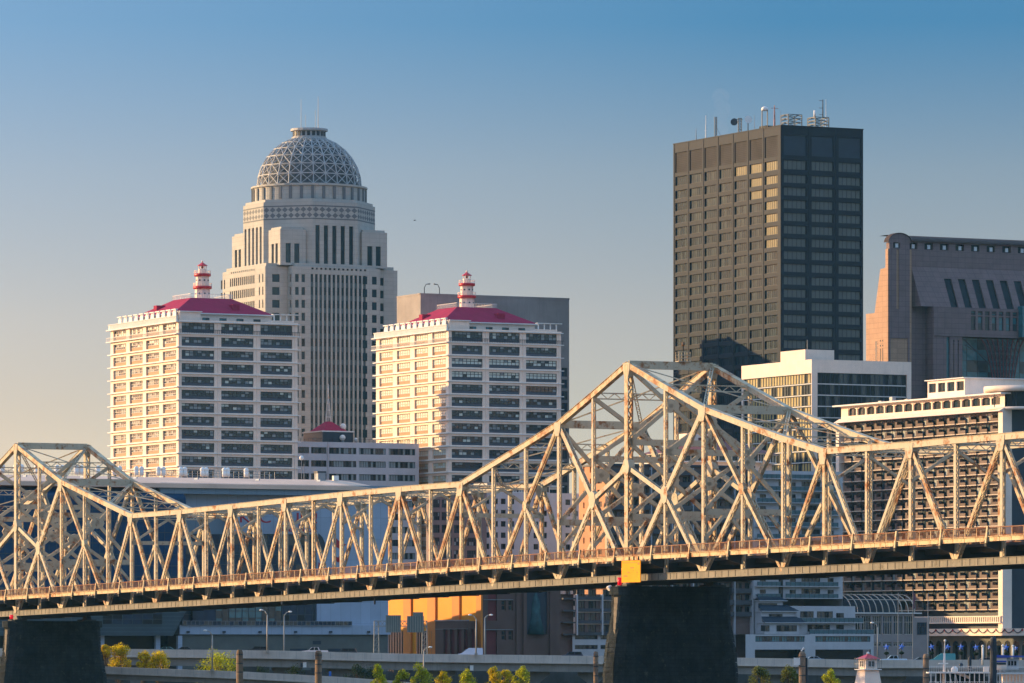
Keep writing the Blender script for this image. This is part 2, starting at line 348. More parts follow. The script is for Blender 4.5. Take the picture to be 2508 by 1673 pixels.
def office_tower(pxc, D, pxl, pxr, ledge0, pitch, topy, bays_r, bays_l, label, bright, lh_label, cloud):
    O = corner(pxc, D); sR, sL = block_sides(O, 0, 0)
    la = sR.s_(pxr); lb = sL.s_(pxl)
    zc = lambda py: CZ+(HY-py)/F*D
    t = thing('office_tower', label, 'office tower', O, 'white office towers with red roofs')
    zt = zc(topy); z1 = zc(ledge0); ph = pitch/F*D
    nfl = 18
    opR, opL = [], []
    fl = [z1+ (0.0)]+[z1-ph*(i+1) for i in range(nfl)]
    for k, zb in enumerate(fl):
        zt_ = zb+ph*.74 if k else zb+ph*.80
        for a, b in bays_r: opR.append((sR.s_(a), sR.s_(b), zb+ph*.05, zt_, k))
        for a, b in bays_l: opL.append((sL.s_(b), sL.s_(a), zb+ph*.05, zt_, k))
    m = MB()
    wall(m, sR, 0, la, 0, zt, opR, .45, M['white']); wall(m, sL, 0, lb, 0, zt, opL, .55, M['white'])
    shell(m, O, la, lb, 0, zt, M['white'], M['roofing'], 'bd')
    # shallow pilasters between bays on the shaded front
    for i in range(len(bays_r)+1):
        a0 = sR.s_(bays_r[i-1][1]) if i else 0.; a1 = sR.s_(bays_r[i][0]) if i < len(bays_r) else la
        mid = (a0+a1)/2
        sbox(m, sR, mid-.12, mid+.12, 0, zt-.01, 0, .14, M['white'])
    m.build('wall', t)
    ws = []
    for o in opR:
        def pick(i, j, k=o[4]):
            if bright == 'blinds' and k in (2, 3) and random.random() < (.95 if k == 3 else .75): return M['blind_bright']
            r = random.random()
            return M['blind'] if r < (.33 if j else .2) else (M['blind_bright'] if r > .94 else M['glass'])
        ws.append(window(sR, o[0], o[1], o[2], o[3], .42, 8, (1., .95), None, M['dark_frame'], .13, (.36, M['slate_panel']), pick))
    for o in opL:
        def pick(i, j, k=o[4]):
            if bright == 'blinds': return M['blind_bright'] if random.random() < (.97 if k < 10 else .6) else M['blind_cream']
            r = random.random()
            return M['blind_bright'] if (k < 2 and r < .5-.3*k) else (M['blind'] if r < .45 else M['glass'])
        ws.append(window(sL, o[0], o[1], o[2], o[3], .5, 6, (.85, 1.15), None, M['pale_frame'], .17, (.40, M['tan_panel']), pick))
    ws_sorted = []
    nR, nL = len(bays_r), len(bays_l)
    for k in range(nfl+1): ws_sorted += ws[k*nR:(k+1)*nR]+ws[len(opR)+k*nL:len(opR)+(k+1)*nL]
    many('window', t, ws_sorted)
    # floor ledges wrapping the two fronts
    for k, zb in enumerate(fl[:15]):
        g = MB(); ov = 1.5 if k == 0 else 1.05
        sbox(g, sL, -.35, lb+ov*1.2, zb-.28, zb-.02, -.0, ov*.55, M['trim']); sbox(g, sR, -.30, la+.9, zb-.27, zb-.03, 0, .34, M['trim'])
        g.build('ledge', t)
    g = MB()                                        # balcony railing on the top floor
    for sd, L in ((sR, la+.8), (sL, lb+1.6)):
        d = .30 if sd is sR else .8
        n = int(L/.55)
        for i in range(n+1): sbox(g, sd, i*.55, i*.55+.07, z1, z1+1.1, d-.07, d, M['trim' if sd is sL else 'dark_metal'])
        sbox(g, sd, 0, L, z1+1.06, z1+1.16, d-.08, d+.02, M['trim' if sd is sL else 'dark_metal'])
    g.build('balcony_railing', t)
    g = MB()                                        # ribbed parapet and the row of scroll brackets behind it on the sunny side
    sbox(g, sL, -.3, lb+1.6, zt-.15, zt+.15, 0, .9, M['trim']); sbox(g, sL, -.2, lb+.4, zt+.15, zt+1.55, .25, .5, M['trim'])
    n = int(lb/.62)
    for i in range(n): sbox(g, sL, i*.62, i*.62+.30, zt+.2, zt+1.5, .5, .72, M['trim'])
    sbox(g, sL, -.25, lb+.45, zt+1.55, zt+1.7, .15, .75, M['trim'])
    sbox(g, sR, 0, la+.6, zt-.12, zt+.12, 0, .5, M['trim']); sbox(g, sR, 0, la, zt+.12, zt+.5, .1, .3, M['white'])
    g.build('parapet', t)
    for i in range(11):
        a = 2.6+(lb-8)*i/10.5; g = MB()
        sbox(g, sL, a, a+.35, zt+.2, zt+3.6, -.6, -.3, M['trim'])
        pts = [sL.p(a+.5+1.25*(1+math.cos(q))*.9, zt+2.0+1.5*math.sin(q), -.45) for q in [2*math.pi*j/12 for j in range(12)]]
        g.prism(pts, -sL.n*.3, M['trim']); sbox(g, sL, a-.1, a+3.0, zt+3.5, zt+3.8, -.9, -.2, M['trim']); g.build('scroll_bracket', t)
    # penthouse, hipped roof cut off by a railed platform
    e0, e1 = 2.6, 9.0; W = min(31.5, la-5); inset = 9.3; pw = W-2*inset; E = O+U*e0+V*e1
    ze = zt+3.2; zr = ze+5.0
    g = MB(); shell(g, E+U*.7+V*.7, W-1.4, W-1.4, zt, ze+.1, M['white'], None, 'abcd'); g.build('penthouse', t)
    for i in range(5):
        sp = Side(E+U*.7+V*.7, U, -V); g = window(sp, 3+i*5.4, 5.2+i*5.4, zt+.6, zt+1.9, -.02, 2, (1.,), [M['glass'], M['glass_teal']], M['dark_frame'], .1); g.build('penthouse_window', t)
    g = MB(); q = lambda a, b, z: E+U*a+V*b+Z*z
    lo = [q(0, 0, ze), q(W, 0, ze), q(W, W, ze), q(0, W, ze)]; hi = [q(inset, inset, zr), q(inset+pw, inset, zr), q(inset+pw, inset+pw, zr), q(inset, inset+pw, zr)]
    for i in range(4): g.face([lo[i], lo[(i+1) % 4], hi[(i+1) % 4], hi[i]], M['red_roof'])
    g.face(hi, M['red_roof'])
    for i in range(4):
        a, b = lo[i], lo[(i+1) % 4]; g.bar(a-Z*.12, b-Z*.12, .3, .3, M['trim'], Z)
    roof = g.build('roof', t)
    g = MB()                                        # dormer vents
    for a in (W*.62,):
        g.prism([q(a, 2.6, ze+1.2), q(a, 2.6, ze+3.0), q(a, 6.2, ze+3.05)], U*2.2, M['red_roof'])
    g.build('dormer', roof); g = MB()
    g.prism([q(3.0, 20, ze+1.4), q(3.0, 20, ze+3.2), q(6.6, 20, ze+3.25)], V*2.2, M['red_roof'])
    g.build('dormer', roof)
    g = MB()
    ring = [q(inset-.2, inset-.2, zr), q(inset+pw+.2, inset-.2, zr), q(inset+pw+.2, inset+pw+.2, zr), q(inset-.2, inset+pw+.2, zr)]
    for i in range(4):
        a, b = ring[i], ring[(i+1) % 4]; n = int((b-a).length/.5)
        for j in range(n+1):
            p = a+(b-a)*j/n; g.bar(p, p+Z*1.2, .06, .06, M['trim'])
        g.bar(a+Z*1.2, b+Z*1.2, .1, .1, M['trim'])
    g.build('platform_railing', t)
    # terrace furniture walls on the shaded side
    g = MB(); sbox(g, sR, 1.2, 7.6, zt+.1, zt+2.9, -7.5, -1.6, M['white']); sbox(g, sR, 1.0, 8.0, zt+2.9, zt+3.15, -7.8, -1.2, M['trim'])
    g.build('terrace_kiosk', t); g = MB(); sbox(g, sR, la-8, la-1, zt+.1, zt+1.1, -6, -.5, M['white']); g.build('terrace_wall', t)
    for i in range(4):
        g = MB(); x = la-7+i*2.0; g.box(sR.p(x, zt+.2, -1.2), U*.3, V*.3, Z*2.6, M['trim']); g.box(sR.p(x-.4, zt+2.8, -.7), U*2.2, V*1.5, Z*.22, M['trim']); g.build('pergola_post', t)
    cpt = E+U*(W/2)+V*(W/2)
    lighthouse(CX+F*cpt.x/cpt.y, cpt.y, zr, 1.0, lh_label, t)
    return t
office_tower(437, 1520, 271, 729, 815.5, 32.55, 787, [(445, 525), (542, 621), (638, 716)], [(277.5, 309), (317.5, 349.5), (357.5, 390), (398.5, 431.5)],
             'white office tower with tan panels and dark panes, half hiding the domed skyscraper', 'dark', 'red banded white lighthouse standing before the domed tower', 0)
office_tower(1098.5, 1553, 921, 1374, 836.5, 31.85, 808.5, [(1106.5, 1182), (1198, 1273), (1288.5, 1364)], [(929, 962), (972, 1004.6), (1015, 1048.6), (1058.5, 1092)],
             'white office tower with bright blinds, standing before the blank concrete block', 'blinds', 'red banded white lighthouse standing before the blank concrete wall', 1)

# ------------------------------------------------------------------ domed limestone skyscraper
def domed_tower():
    D = 1680.; O = corner(661, D); zc = lambda py: CZ+(HY-py)/F*D
    t = thing('domed_skyscraper', 'tall limestone skyscraper crowned by an open lattice dome', 'skyscraper', O+U*20+V*20)
    L = M['limestone']; m = MB()
    A, B = 46.5, 40.4; mm, n = 7.8, 3.5
    zl = zc(645)                                        # roof of the broad lower shaft
    sBr = Side(O+U*mm, U, -V)                           # big front
    sBl = Side(O+U*mm, V, -U)
    sAl = Side(O+V*n, V, -U)                            # sunny front
    sAr = Side(O+V*n, U, -V)
    ph = 31.6/F*D; top = zc(655); rows = [top-.9-ph*(k+1) for k in range(26)]
    lr = A-2*mm; lA = B-2*n
    op, wins = [], []
    x0 = sBr.s_(759.5)
    x1 = sBr.s_(899)
    pitch = (x1-x0)/13
    for zb in rows:
        for i in range(2):
            a = sBr.s_(723+i*15.5); op.append((a, a+1.25, zb+.7, zb+ph*.78))
    for zb in rows[:]:
        pass
    strip = [(x0+i*pitch+.2, x0+(i+1)*pitch-.40, 0, rows[0]+ph*.82) for i in range(13)]
    sq = [(x0+.5+i*pitch, x0+.5+i*pitch+.75, zc(656), zc(651.5)) for i in range(13)]
    wall(m, sBr, 0, lr, 0, zl-.6, op+strip+sq, .5, L)
    for o in op: wins.append(window(sBr, *o, .45, 1, (1,), [M['glass']], None))
    st = []; spn = mat('teal spandrel glass', (.075, .115, .13), rough=.4, var=.15)
    for o in strip:
        g = MB()
        for zb in rows:
            g.face([sBr.p(o[0], zb+ph*.22, -.42), sBr.p(o[1], zb+ph*.22, -.42), sBr.p(o[1], zb+ph*.82, -.42), sBr.p(o[0], zb+ph*.82, -.42)], M['glass'])
            g.face([sBr.p(o[0], zb-ph*.18, -.38), sBr.p(o[1], zb-ph*.18, -.38), sBr.p(o[1], zb+ph*.22, -.38), sBr.p(o[0], zb+ph*.22, -.38)], spn)
        st.append(g)
    for o in sq: st.append(window(sBr, *o, .4, 1, (1,), [M['glass_black']], None))
    # sunny front: eleven narrow windows a floor, two more by the notch
    opA = []
    a_hi = sAl.s_(649); a_lo = sAl.s_(532)
    xs = [sAl.s_(p) for p in [563+i*4.75 for i in range(13)]]
    for k, zb in enumerate(rows[:11]):
        for x in xs: opA.append((x-1.05, x-.08, zb+.7, zb+ph*.80))
        for p in (634, 642.3): x = sAl.s_(p); opA.append((x-.8, x, zb+.7, zb+ph*.80))
        for p in (541, 548.5): x = sAl.s_(p); opA.append((x-.9, x, zb+.3, zb+ph*.78))
    sqA = [(sAl.s_(p)-.7, sAl.s_(p), zc(656.5), zc(652)) for p in [566+i*5 for i in range(12)]]
    wall(m, sAl, 0, lA, 0, zl-.6, opA+sqA, .2, L)
    for o in opA: wins.append(window(sAl, *o, .17, 1, (1,), [M['glass_black']], None))
    for o in sqA: st.append(window(sAl, *o, .4, 1, (1,), [M['glass_black']], None))
    # notch faces
    opN = [(2.4, 5.0, zb+.7, zb+ph*.78) for zb in rows]; wall(m, sAr, 0, mm, 0, zl-.6, opN, .45, L)
    opM = [(.9, 2.2, zb+.7, zb+ph*.78) for zb in rows]; wall(m, sBl, 0, n, 0, zl-.6, opM, .45, L)
    opW = [(a, a+1.9, zb+.7, zb+ph*.78) for zb in rows for a in (A-mm+1.0,)]; sW = Side(O+V*n, U, -V)
    wall(m, sW, A-mm, A, 0, zl-.6, opW, .45, L)
    for o in opN: wins.append(window(sAr, *o, .4, 1, (1,), [M['glass']], None))
    for o in opM: wins.append(window(sBl, *o, .4, 1, (1,), [M['glass_black']], None))
    for o in opW: wins.append(window(sW, *o, .4, 1, (1,), [M['glass']], None))
    opZ = [(a, a+1.6, zb+.7, zb+ph*.78) for zb in rows for a in (lr-6.2, lr-2.9)]
    for o in opZ: wins.append(window(sBr, *o, -.02, 1, (1,), [M['glass']], None))
    # closing faces and roofs
    for (o, a, b, sd) in ((O+U*mm, A-2*mm, B, 'bd'), (O+V*n, A, B-2*n, 'bd')):
        shell(m, o, a, b, 0, zl-.6, L, M['limestone'], sd)
    # stepped cornices: rounded shoulders
    for (o, a, b) in ((O+U*(mm+1.2)+V*.8, A-2*mm-2.4, B-1.6), (O+V*(n+1.2)+U*.8, A-1.6, B-2*n-2.4)):
        shell(m, o, a, b, zl-.6, zl+.5, L, L, 'abcd')
    # --- upper shaft: square with four corner blocks and an octagon between
    q = 4.6; S2 = 37.6; O2 = O+U*(q)+V*(q-2.4)
    zb2 = zl-.2; zo = zc(487); zk = zc(552); k9 = 8.9
    for i, (da, db) in enumerate(((0, 0), (S2-k9, 0), (0, S2-k9), (S2-k9, S2-k9))):
        o = O2+U*da+V*db; r_, l_ = block_sides(o, 0, 0)
        w2 = [(1.9, 3.7, zl+.6, zk-5.2), (4.9, 6.7, zl+.6, zk-5.2)]
        wall(m, r_, 0, k9, zb2, zk-.7, w2, .5, L); wall(m, l_, 0, k9, zb2, zk-.7, w2, .5, L); shell(m, o, k9, k9, zb2, zk-.7, L, L, 'bd')
        shell(m, o+U*.6+V*.6, k9-1.2, k9-1.2, zk-.7, zk, L, L, 'abcd')
        for w_ in w2: st.append(window(r_, *w_, .45, 1, (1,), [M['glass']], None)); st.append(window(l_, *w_, .45, 1, (1,), [M['glass_black']], None))
    cut = 10.9; e = -.9; C = O2
    oc = [(cut, e), (S2-cut, e), (S2-e, cut), (S2-e, S2-cut), (S2-cut, S2-e), (cut, S2-e), (e, S2-cut), (e, cut)]
    pt = [C+U*a+V*b for a, b in oc]
    for i in range(8):
        p, r = pt[i], pt[(i+1) % 8]; d = (r-p).normalized(); sd = Side(p, d, Vec((d.y, -d.x, 0))); ln = (r-p).length
        tall = [(1.0+j*(ln-1.0)/5, 1.0+j*(ln-1.0)/5+1.5, zl+.6, zo-7.6) for j in range(5)] if i in (0, 6) else []
        wall(m, sd, 0, ln, zb2, zo, tall, .6, L)
        for w_ in tall: st.append(window(sd, *w_, .55, 1, (1,), [M['glass_black'] if i == 6 else M['glass']], None))
        # frieze of diamonds between two grey bands
        g = MB(); zf = zo-5.6
        sbox(g, sd, 0, ln, zf+4.0, zf+4.4, .005, .06, M['limestone_dark']); sbox(g, sd, 0, ln, zf-.1, zf+.3, .005, .06, M['limestone_dark'])
        nd = max(4, int(ln/2.0))
        for j in range(nd):
            x = (j+.5)*ln/nd; hw = ln/nd/2*.94
            for zz in (zf+1.25, zf+3.05):
                g.face([sd.p(x, zz-.86, .03), sd.p(x+hw, zz, .03), sd.p(x, zz+.86, .03), sd.p(x-hw, zz, .03)], M['limestone_dark'])
        g.build('frieze', t)
    m.face([p+Z*zo for p in pt], L)
    cc = C+U*S2/2+V*S2/2
    m.prism([cc+(p-cc)*.965+Z*zo for p in pt], Z*.9, L)
    m.build('wall', t)
    many('window', t, wins); many('glass_strip', t, st)
    # drum, dome, lantern
    g = MB(); zd = zo+.9; r0 = 18.3
    g.lathe(cc+Z*zd, [(r0, 0), (r0, 4.4), (r0+.5, 4.5), (r0+.5, 5.1), (16.6, 5.2)], 32, M['limestone'], False)
    for i in range(32):
        a = 2*math.pi*(i+.5)/32; n_ = Vec((math.cos(a), math.sin(a), 0)); tt = Vec((-n_.y, n_.x, 0))
        g.box(cc+n_*(r0-.25)-tt*.45+Z*(zd+.3), tt*.9, n_*.55, Z*3.9, M['limestone_dark'])
    g.build('drum', t)
    zD = zd+5.2; RD, HD = 16.8, 15.6
    prof = lambda f: (RD*math.cos(f*R(70)), HD*math.sin(f*R(70))/math.sin(R(70)))
    NR, NM = 6, 26
    def dp(j, i, s=1.):
        r, z = prof(j/NR); a = 2*math.pi*i/NM; return cc+Vec((r*s*math.cos(a), r*s*math.sin(a), zD+z*(1 if s == 1 else s)))
    dm = mat('white dome steel', (.42, .42, .41), rough=.55, var=.1, spec=.25)
    g = MB()
    for j in range(NR+1):
        for i in range(NM): g.bar(dp(j, i), dp(j, i+1), .30, .25, dm, Z)
    for j in range(NR):
        for i in range(0, NM): 
            g.bar(dp(j, i), dp(j+1, i), .28, .28, dm)
            g.bar(dp(j, i), dp(j+1, i+1), .21, .21, dm); g.bar(dp(j, i+1), dp(j+1, i), .21, .21, dm)
    g.build('dome_lattice', t)
    g = MB(); inner = mat('grey inner dome', (.15, .155, .155), rough=.8, spec=.1, var=.45, scale=.5)
    g.lathe(cc+Z*zD, [(RD*.93*math.cos(f/8*R(72)), HD*.95*math.sin(f/8*R(72))/math.sin(R(70))) for f in range(9)], 24, inner, False); g.build('inner_dome', t)
    g = MB(); zt = zD+HD
    g.lathe(cc+Z*zt, [(5.6, -.2), (5.7, .5), (5.2, .6), (5.2, 2.4), (6.0, 2.5), (6.0, 3.2), (4.6, 3.3)], 20, dm, False)
    for i in range(20):
        a = 2*math.pi*i/20; n_ = Vec((math.cos(a), math.sin(a), 0)); tt = Vec((-n_.y, n_.x, 0)); g.box(cc+n_*5.1-tt*.5+Z*(zt+.8), tt*1.0, n_*.2, Z*1.4, M['dark_metal'])
    g.build('lantern', t)
    for dx, h, r in ((-2.6, 9.5, .1), (2.9, 10.5, .13), (2.0, 6, .08), (-1.2, 4.5, .06)):
        g = MB(); p = cc+Vec((dx, 0, zt+3.3)); g.tube(p, p+Z*h, r, .05, 5, M['metal']); g.build('antenna', t)
domed_tower()

# ------------------------------------------------------------------ blank concrete block behind the second white tower
def concrete_block():
    D = 1604.; O = corner(1030, D); sR, sL = block_sides(O, 0, 0); la = sR.s_(1394); lb = sL.s_(972); zt = CZ+(HY-722)/F*D
    t = thing('concrete_block', 'blank weathered concrete block with faceted strip windows behind white tower', 'building', O)
    op = [(la-6.2, la-3.8, zt-20-3.6*(k+1), zt-20-3.6*k-.9) for k in range(12)]+[(la-2.6, la-.6, zt-20-3.6*(k+1), zt-20-3.6*k-.9) for k in range(12)]
    m = MB(); wall(m, sR, 0, la, 0, zt, op, .4, M['concrete']); shell(m, O, la, lb, 0, zt, M['concrete'], M['roofing'], 'abd'); m.build('wall', t)
    for o in op: window(sR, *o, .35, 2, (1,), [M['glass'], M['glass_deep']], M['dark_frame'], .15).build('window', t)
    g = MB(); sbox(g, sR, -.1, la+.1, zt, zt+.5, -.7, .1, M['concrete']); sbox(g, sL, 0, lb, zt, zt+.5, -.7, .1, M['concrete']); g.build('coping', t)
    for px in (1050, 1087):
        g = MB(); p = Vec(sR.p(sR.s_(px), zt, -3)); dirn = 1 if px == 1050 else -1
        g.tube(p, p+Z*2.4, .14, .12, 6, M['dark_metal']); g.tube(p+Z*2.4, p+Z*3.5+U*.6*dirn, .12, .1, 6, M['dark_metal']); g.tube(p+Z*3.5+U*.6*dirn, p+Z*3.6+U*1.9*dirn, .1, .2, 6, M['dark_metal'])
        o = g.build('roof_lamp'); tag(o, 'bent rooftop lamp post on concrete block, '+('nearer the domed tower' if px == 1050 else 'nearer the lighthouse'), 'lamp')
concrete_block()

# ------------------------------------------------------------------ dark bronze skyscraper with antennas
def dark_tower():
    D = 1580.; O = corner(1913, D); sR, sL = block_sides(O, 0, 0); la = sR.s_(2114); lb = sL.s_(1649)
    zc = lambda py: CZ+(HY-py)/F*D
    zt = zc(308); Bz = M['bronze']
    t = thing('dark_skyscraper', 'dark bronze glass skyscraper with antennas along its flat roof', 'skyscraper', O)
    ph = 31.2/F*D; zr = [zc(414)]+[zc(447)-ph*k for k in range(32)]
    bl = [(1654, 1683.4), (1689, 1719.7), (1725.5, 1755.4), (1761.8, 1791.8), (1798.8, 1828.8), (1835.8, 1866.4), (1872.8, 1904)]
    br = [(1920, 1975), (1988, 2041), (2054, 2108)]
    opL, opR = [], []
    for k, zb in enumerate(zr):
        if zb < 2: continue
        h = (zc(391)-zc(414)) if k == 0 else ph*.66
        for a, b in bl: opL.append((sL.s_(b), sL.s_(a), zb, zb+h, k))
        for a, b in br: opR.append((sR.s_(a), sR.s_(b), zb, zb+h, k))
    big = [(sR.s_(a), sR.s_(b), zc(379), zc(330)) for a, b in br]
    bigL = [(sL.s_(b), sL.s_(a), zc(381), zc(330)) for a, b in bl]
    m = MB(); wall(m, sL, 0, lb, 0, zt, [o[:4] for o in opL]+bigL, .5, Bz); wall(m, sR, 0, la, 0, zt, [o[:4] for o in opR]+big, .5, Bz)
    shell(m, O, la, lb, 0, zt, Bz, M['roofing'], 'bd')
    for i in range(8):                                   # thin vertical fins between the bays
        a = (sL.s_(bl[i][0])+ (sL.s_(bl[i-1][1]) if i else lb))/2 if i < 7 else .3
        sbox(m, sL, a-.25, a+.25, 0, zt-.02, 0, .12, Bz)
    for i in range(4):
        a = .5 if i == 0 else ((sR.s_(br[i-1][1])+sR.s_(br[i][0]))/2 if i < 3 else la-.45)
        sbox(m, sR, a-.3, a+.3, 0, zt-.02, 0, .12, Bz)
    m.build('wall', t)
    lou = mat('louvred mechanical screen', (.045, .042, .044), spec=.12, var=.3, scale=.2, joints=(40., .55, .12, (.65, .65, .65)), streak=.35)
    for o in bigL: window(sL, *o, .28, 1, (1,), [lou], None).build('louvre', t)
    for o in big: window(sR, *o, .28, 1, (1,), [M['navy']], None).build('louvre', t)
    stripe = mat('khaki reflection glass', (.125, .13, .115), rough=.35, spec=.35, var=.1)  # khaki tone paints in the pale reflection on this front
    gold = mat('gold reflection glass', (.12, .098, .036), rough=.4, spec=.3, var=.2)  # gold panes paint in the reflection of another building
    pg = glass('dark tower glass', (.004, .020, .035), rough=.3, spec=.12); pg2 = glass('dark tower glass with blind', (.012, .035, .05), rough=.35, spec=.12)
    wl = []
    for o in opL:
        k = o[4]; ci = [i for i, b in enumerate(bl) if abs(sL.s_(b[1])-o[0]) < .05][0]
        gl = [gold] if (ci == 6 and k < 7) or (ci == 5 and k < 3) or (ci == 4 and k == 0) else [pg, pg, pg2]
        wl.append((k, window(sL, o[0], o[1], o[2], o[3], .45, 6, (1,), gl, M['navy'], .1)))
    for o in opR: wl.append((o[4], window(sR, o[0], o[1], o[2], o[3], .45, 5, (1,), [stripe], M['dark_frame'], .1)))
    wl.sort(key=lambda x: x[0]); many('window', t, [x[1] for x in wl])
    g = MB(); sbox(g, sL, -.1, lb+.1, zt, zt+.3, -.4, .1, Bz); sbox(g, sR, 0, la+.1, zt, zt+.3, -.4, .12, Bz); g.build('coping', t)
    # things standing on the roof
    def at(px, back): p = sL.p(sL.s_(px), zt+.3, -back) if px < 1910 else sR.p(sR.s_(px), zt+.3, -back); return Vec(p)
    grp = 'antennas on the dark skyscraper'
    def mast(px, py, r, mt, lab, arms=()):
        p = at(px, 4); p.x = (px-CX)/F*p.y; ztop = CZ+(HY-py)/F*p.y; g = MB(); h = ztop-p.z
        g.tube(p, p+Z*h, r, r*.4, 6, mt)
        for f, ln in arms: g.bar(p+Z*h*f-U*ln/2, p+Z*h*f+U*ln/2, .12, .12, mt)
        tag(g.build('antenna_mast'), lab, 'antenna', grp)
    wr = mat('red and white mast paint', (.5, .25, .2), joints=None, var=.5, scale=.8)
    mast(1705, 315, .16, M['metal'], 'shortest pale whip antenna at the end of the dark tower roof')
    mast(1729, 283, .22, M['trim'], 'tall white pole antenna beside the guyed lattice mast', [(.35, .8)])
    mast(1897, 258, .32, wr, 'red and white banded antenna mast with side arm', [(.86, 2.6), (.3, .9)])
    mast(1912, 270, .09, M['metal'], 'thin whip antenna by the roof corner of the dark tower')
    mast(2023, 243, .13, M['trim'], 'tallest thin white whip antenna above the second scaffold frame')
    mast(1848, 282, .09, M['metal'], 'thin grey whip antenna between dish and white radome')
    def lattice(px, py, w_, lab, nseg=5):
        p = at(px, 4); p.x = (px-CX)/F*p.y; h = CZ+(HY-py)/F*p.y-p.z; g = MB()
        cs = [Vec((sx*w_/2, sy*w_/2, 0)) for sx, sy in ((-1, -1), (1, -1), (1, 1), (-1, 1))]
        for c in cs: g.bar(p+c, p+c+Z*h, .13, .13, M['dark_metal'])
        for k in range(nseg):
            for i in range(4):
                a, b = cs[i], cs[(i+1) % 4]
                g.bar(p+a+Z*h*k/nseg, p+b+Z*h*(k+1)/nseg, .09, .09, M['dark_metal']); g.bar(p+a+Z*h*(k+1)/nseg, p+b+Z*h*(k+1)/nseg, .09, .09, M['dark_metal'])
        return p, h, g
    p, h, g = lattice(1753, 287, .6, '', 7); g.bar(p+Z*h*.55, p+Vec((1.8, 0, -.2)), .08, .08, M['dark_metal']); tag(g.build('lattice_mast'), 'slim lattice mast with a slanting stay on the dark tower roof', 'antenna', grp)
    p, h, g = lattice(1812, 290, 1.0, '', 5)
    t2 = thing('dish_mast', 'lattice mast carrying a dark round dish on its arm', 'antenna', p, grp); g.bar(p+Z*(h-.3)-U*1.6, p+Z*(h-.3)+U*1.0, .15, .15, M['dark_metal']); g.build('mast', t2)
    g = MB(); c = p+Z*(h*.72)-U*1.9; n_ = Vec((-.3, -1, .1)).normalized(); g.tube(c-n_*.2, c+n_*.35, 1.0, 1.1, 14, M['dark_metal']); g.build('dish', t2)
    p = at(1832, 4); p.x = (1832-CX)/F*p.y; t2 = thing('dish_mast', 'short post with a pale round dish tilted to the sun', 'antenna', p, grp)
    g = MB(); g.tube(p, p+Z*3.3, .16, .14, 6, M['dark_metal']); g.build('mast', t2); g = MB(); c = p+Z*3.4; n_ = Vec((.25, -1, .15)).normalized(); g.tube(c, c+n_*.4, .5, 1.15, 14, M['trim']); g.build('dish', t2)
    p = at(1873, 4); p.x = (1873-CX)/F*p.y; t2 = thing('radome_stand', 'white round radome on a legged stand by the red mast', 'antenna', p, grp)
    g = MB(); [g.bar(p+Vec((dx, dy, 0)), p+Vec((dx, dy, 5.2)), .16, .16, M['dark_metal']) for dx in (-.8, .8) for dy in (-.8, .8)]; g.build('stand', t2); g = MB(); g.lathe(p+Z*5.2, [(1.0, 0), (1.05, .5), (.9, 1.0), (.3, 1.3), (.01, 1.35)], 12, M['trim']); g.build('radome', t2)
    for px, w_, lab in ((1938, 4.6, 'empty square scaffold frame on the dark tower roof'), (2004, 4.6, 'square scaffold frame carrying white panel antennas on the dark tower')):
        p = at(px, 4.5); p.x = (px-CX)/F*p.y; g = MB(); h = 3.4 if px < 1950 else 3.0; t2 = thing('scaffold_frame', lab, 'antenna frame', p, grp)
        cs = [U*sx*w_/2+V*sy*w_/2 for sx, sy in ((-1, -1), (1, -1), (1, 1), (-1, 1))]
        for i in range(4):
            a, b = cs[i], cs[(i+1) % 4]; g.bar(p+a, p+a+Z*h, .2, .2, M['dark_metal'])
            for k in range(3):
                z0, z1 = h*(k+.5)/3, h*(k+1)/3
                g.bar(p+a+Z*z1, p+b+Z*z1, .16, .16, M['dark_metal']); g.bar(p+a+Z*z0, p+(a+b)/2+Z*z1, .13, .13, M['dark_metal']); g.bar(p+b+Z*z0, p+(a+b)/2+Z*z1, .13, .13, M['dark_metal'])
        g.build('frame', t2)
        if px > 1950:
            g = MB(); g.tube(p-U*1.2+Z*h, p-U*1.2+Z*(h+2.2), .35, .35, 8, M['trim']); g.build('panel_antenna', t2)
            g = MB(); g.tube(p+U*1.6+Z*h, p+U*1.6+Z*(h+5.6), .2, .12, 6, M['dark_metal']); [g.bar(p+U*.3+Z*(h+z), p+U*1.7+Z*(h+z), .12, .12, M['dark_metal']) for z in (1, 3, 5.2)]; g.build('whip', t2)
    p = at(1862, 4); g = MB(); g.box(p-U*1.5+V*1, U*9, V*4, Z*1.1, M['bronze']); g.build('roof_hatch', t)
dark_tower()

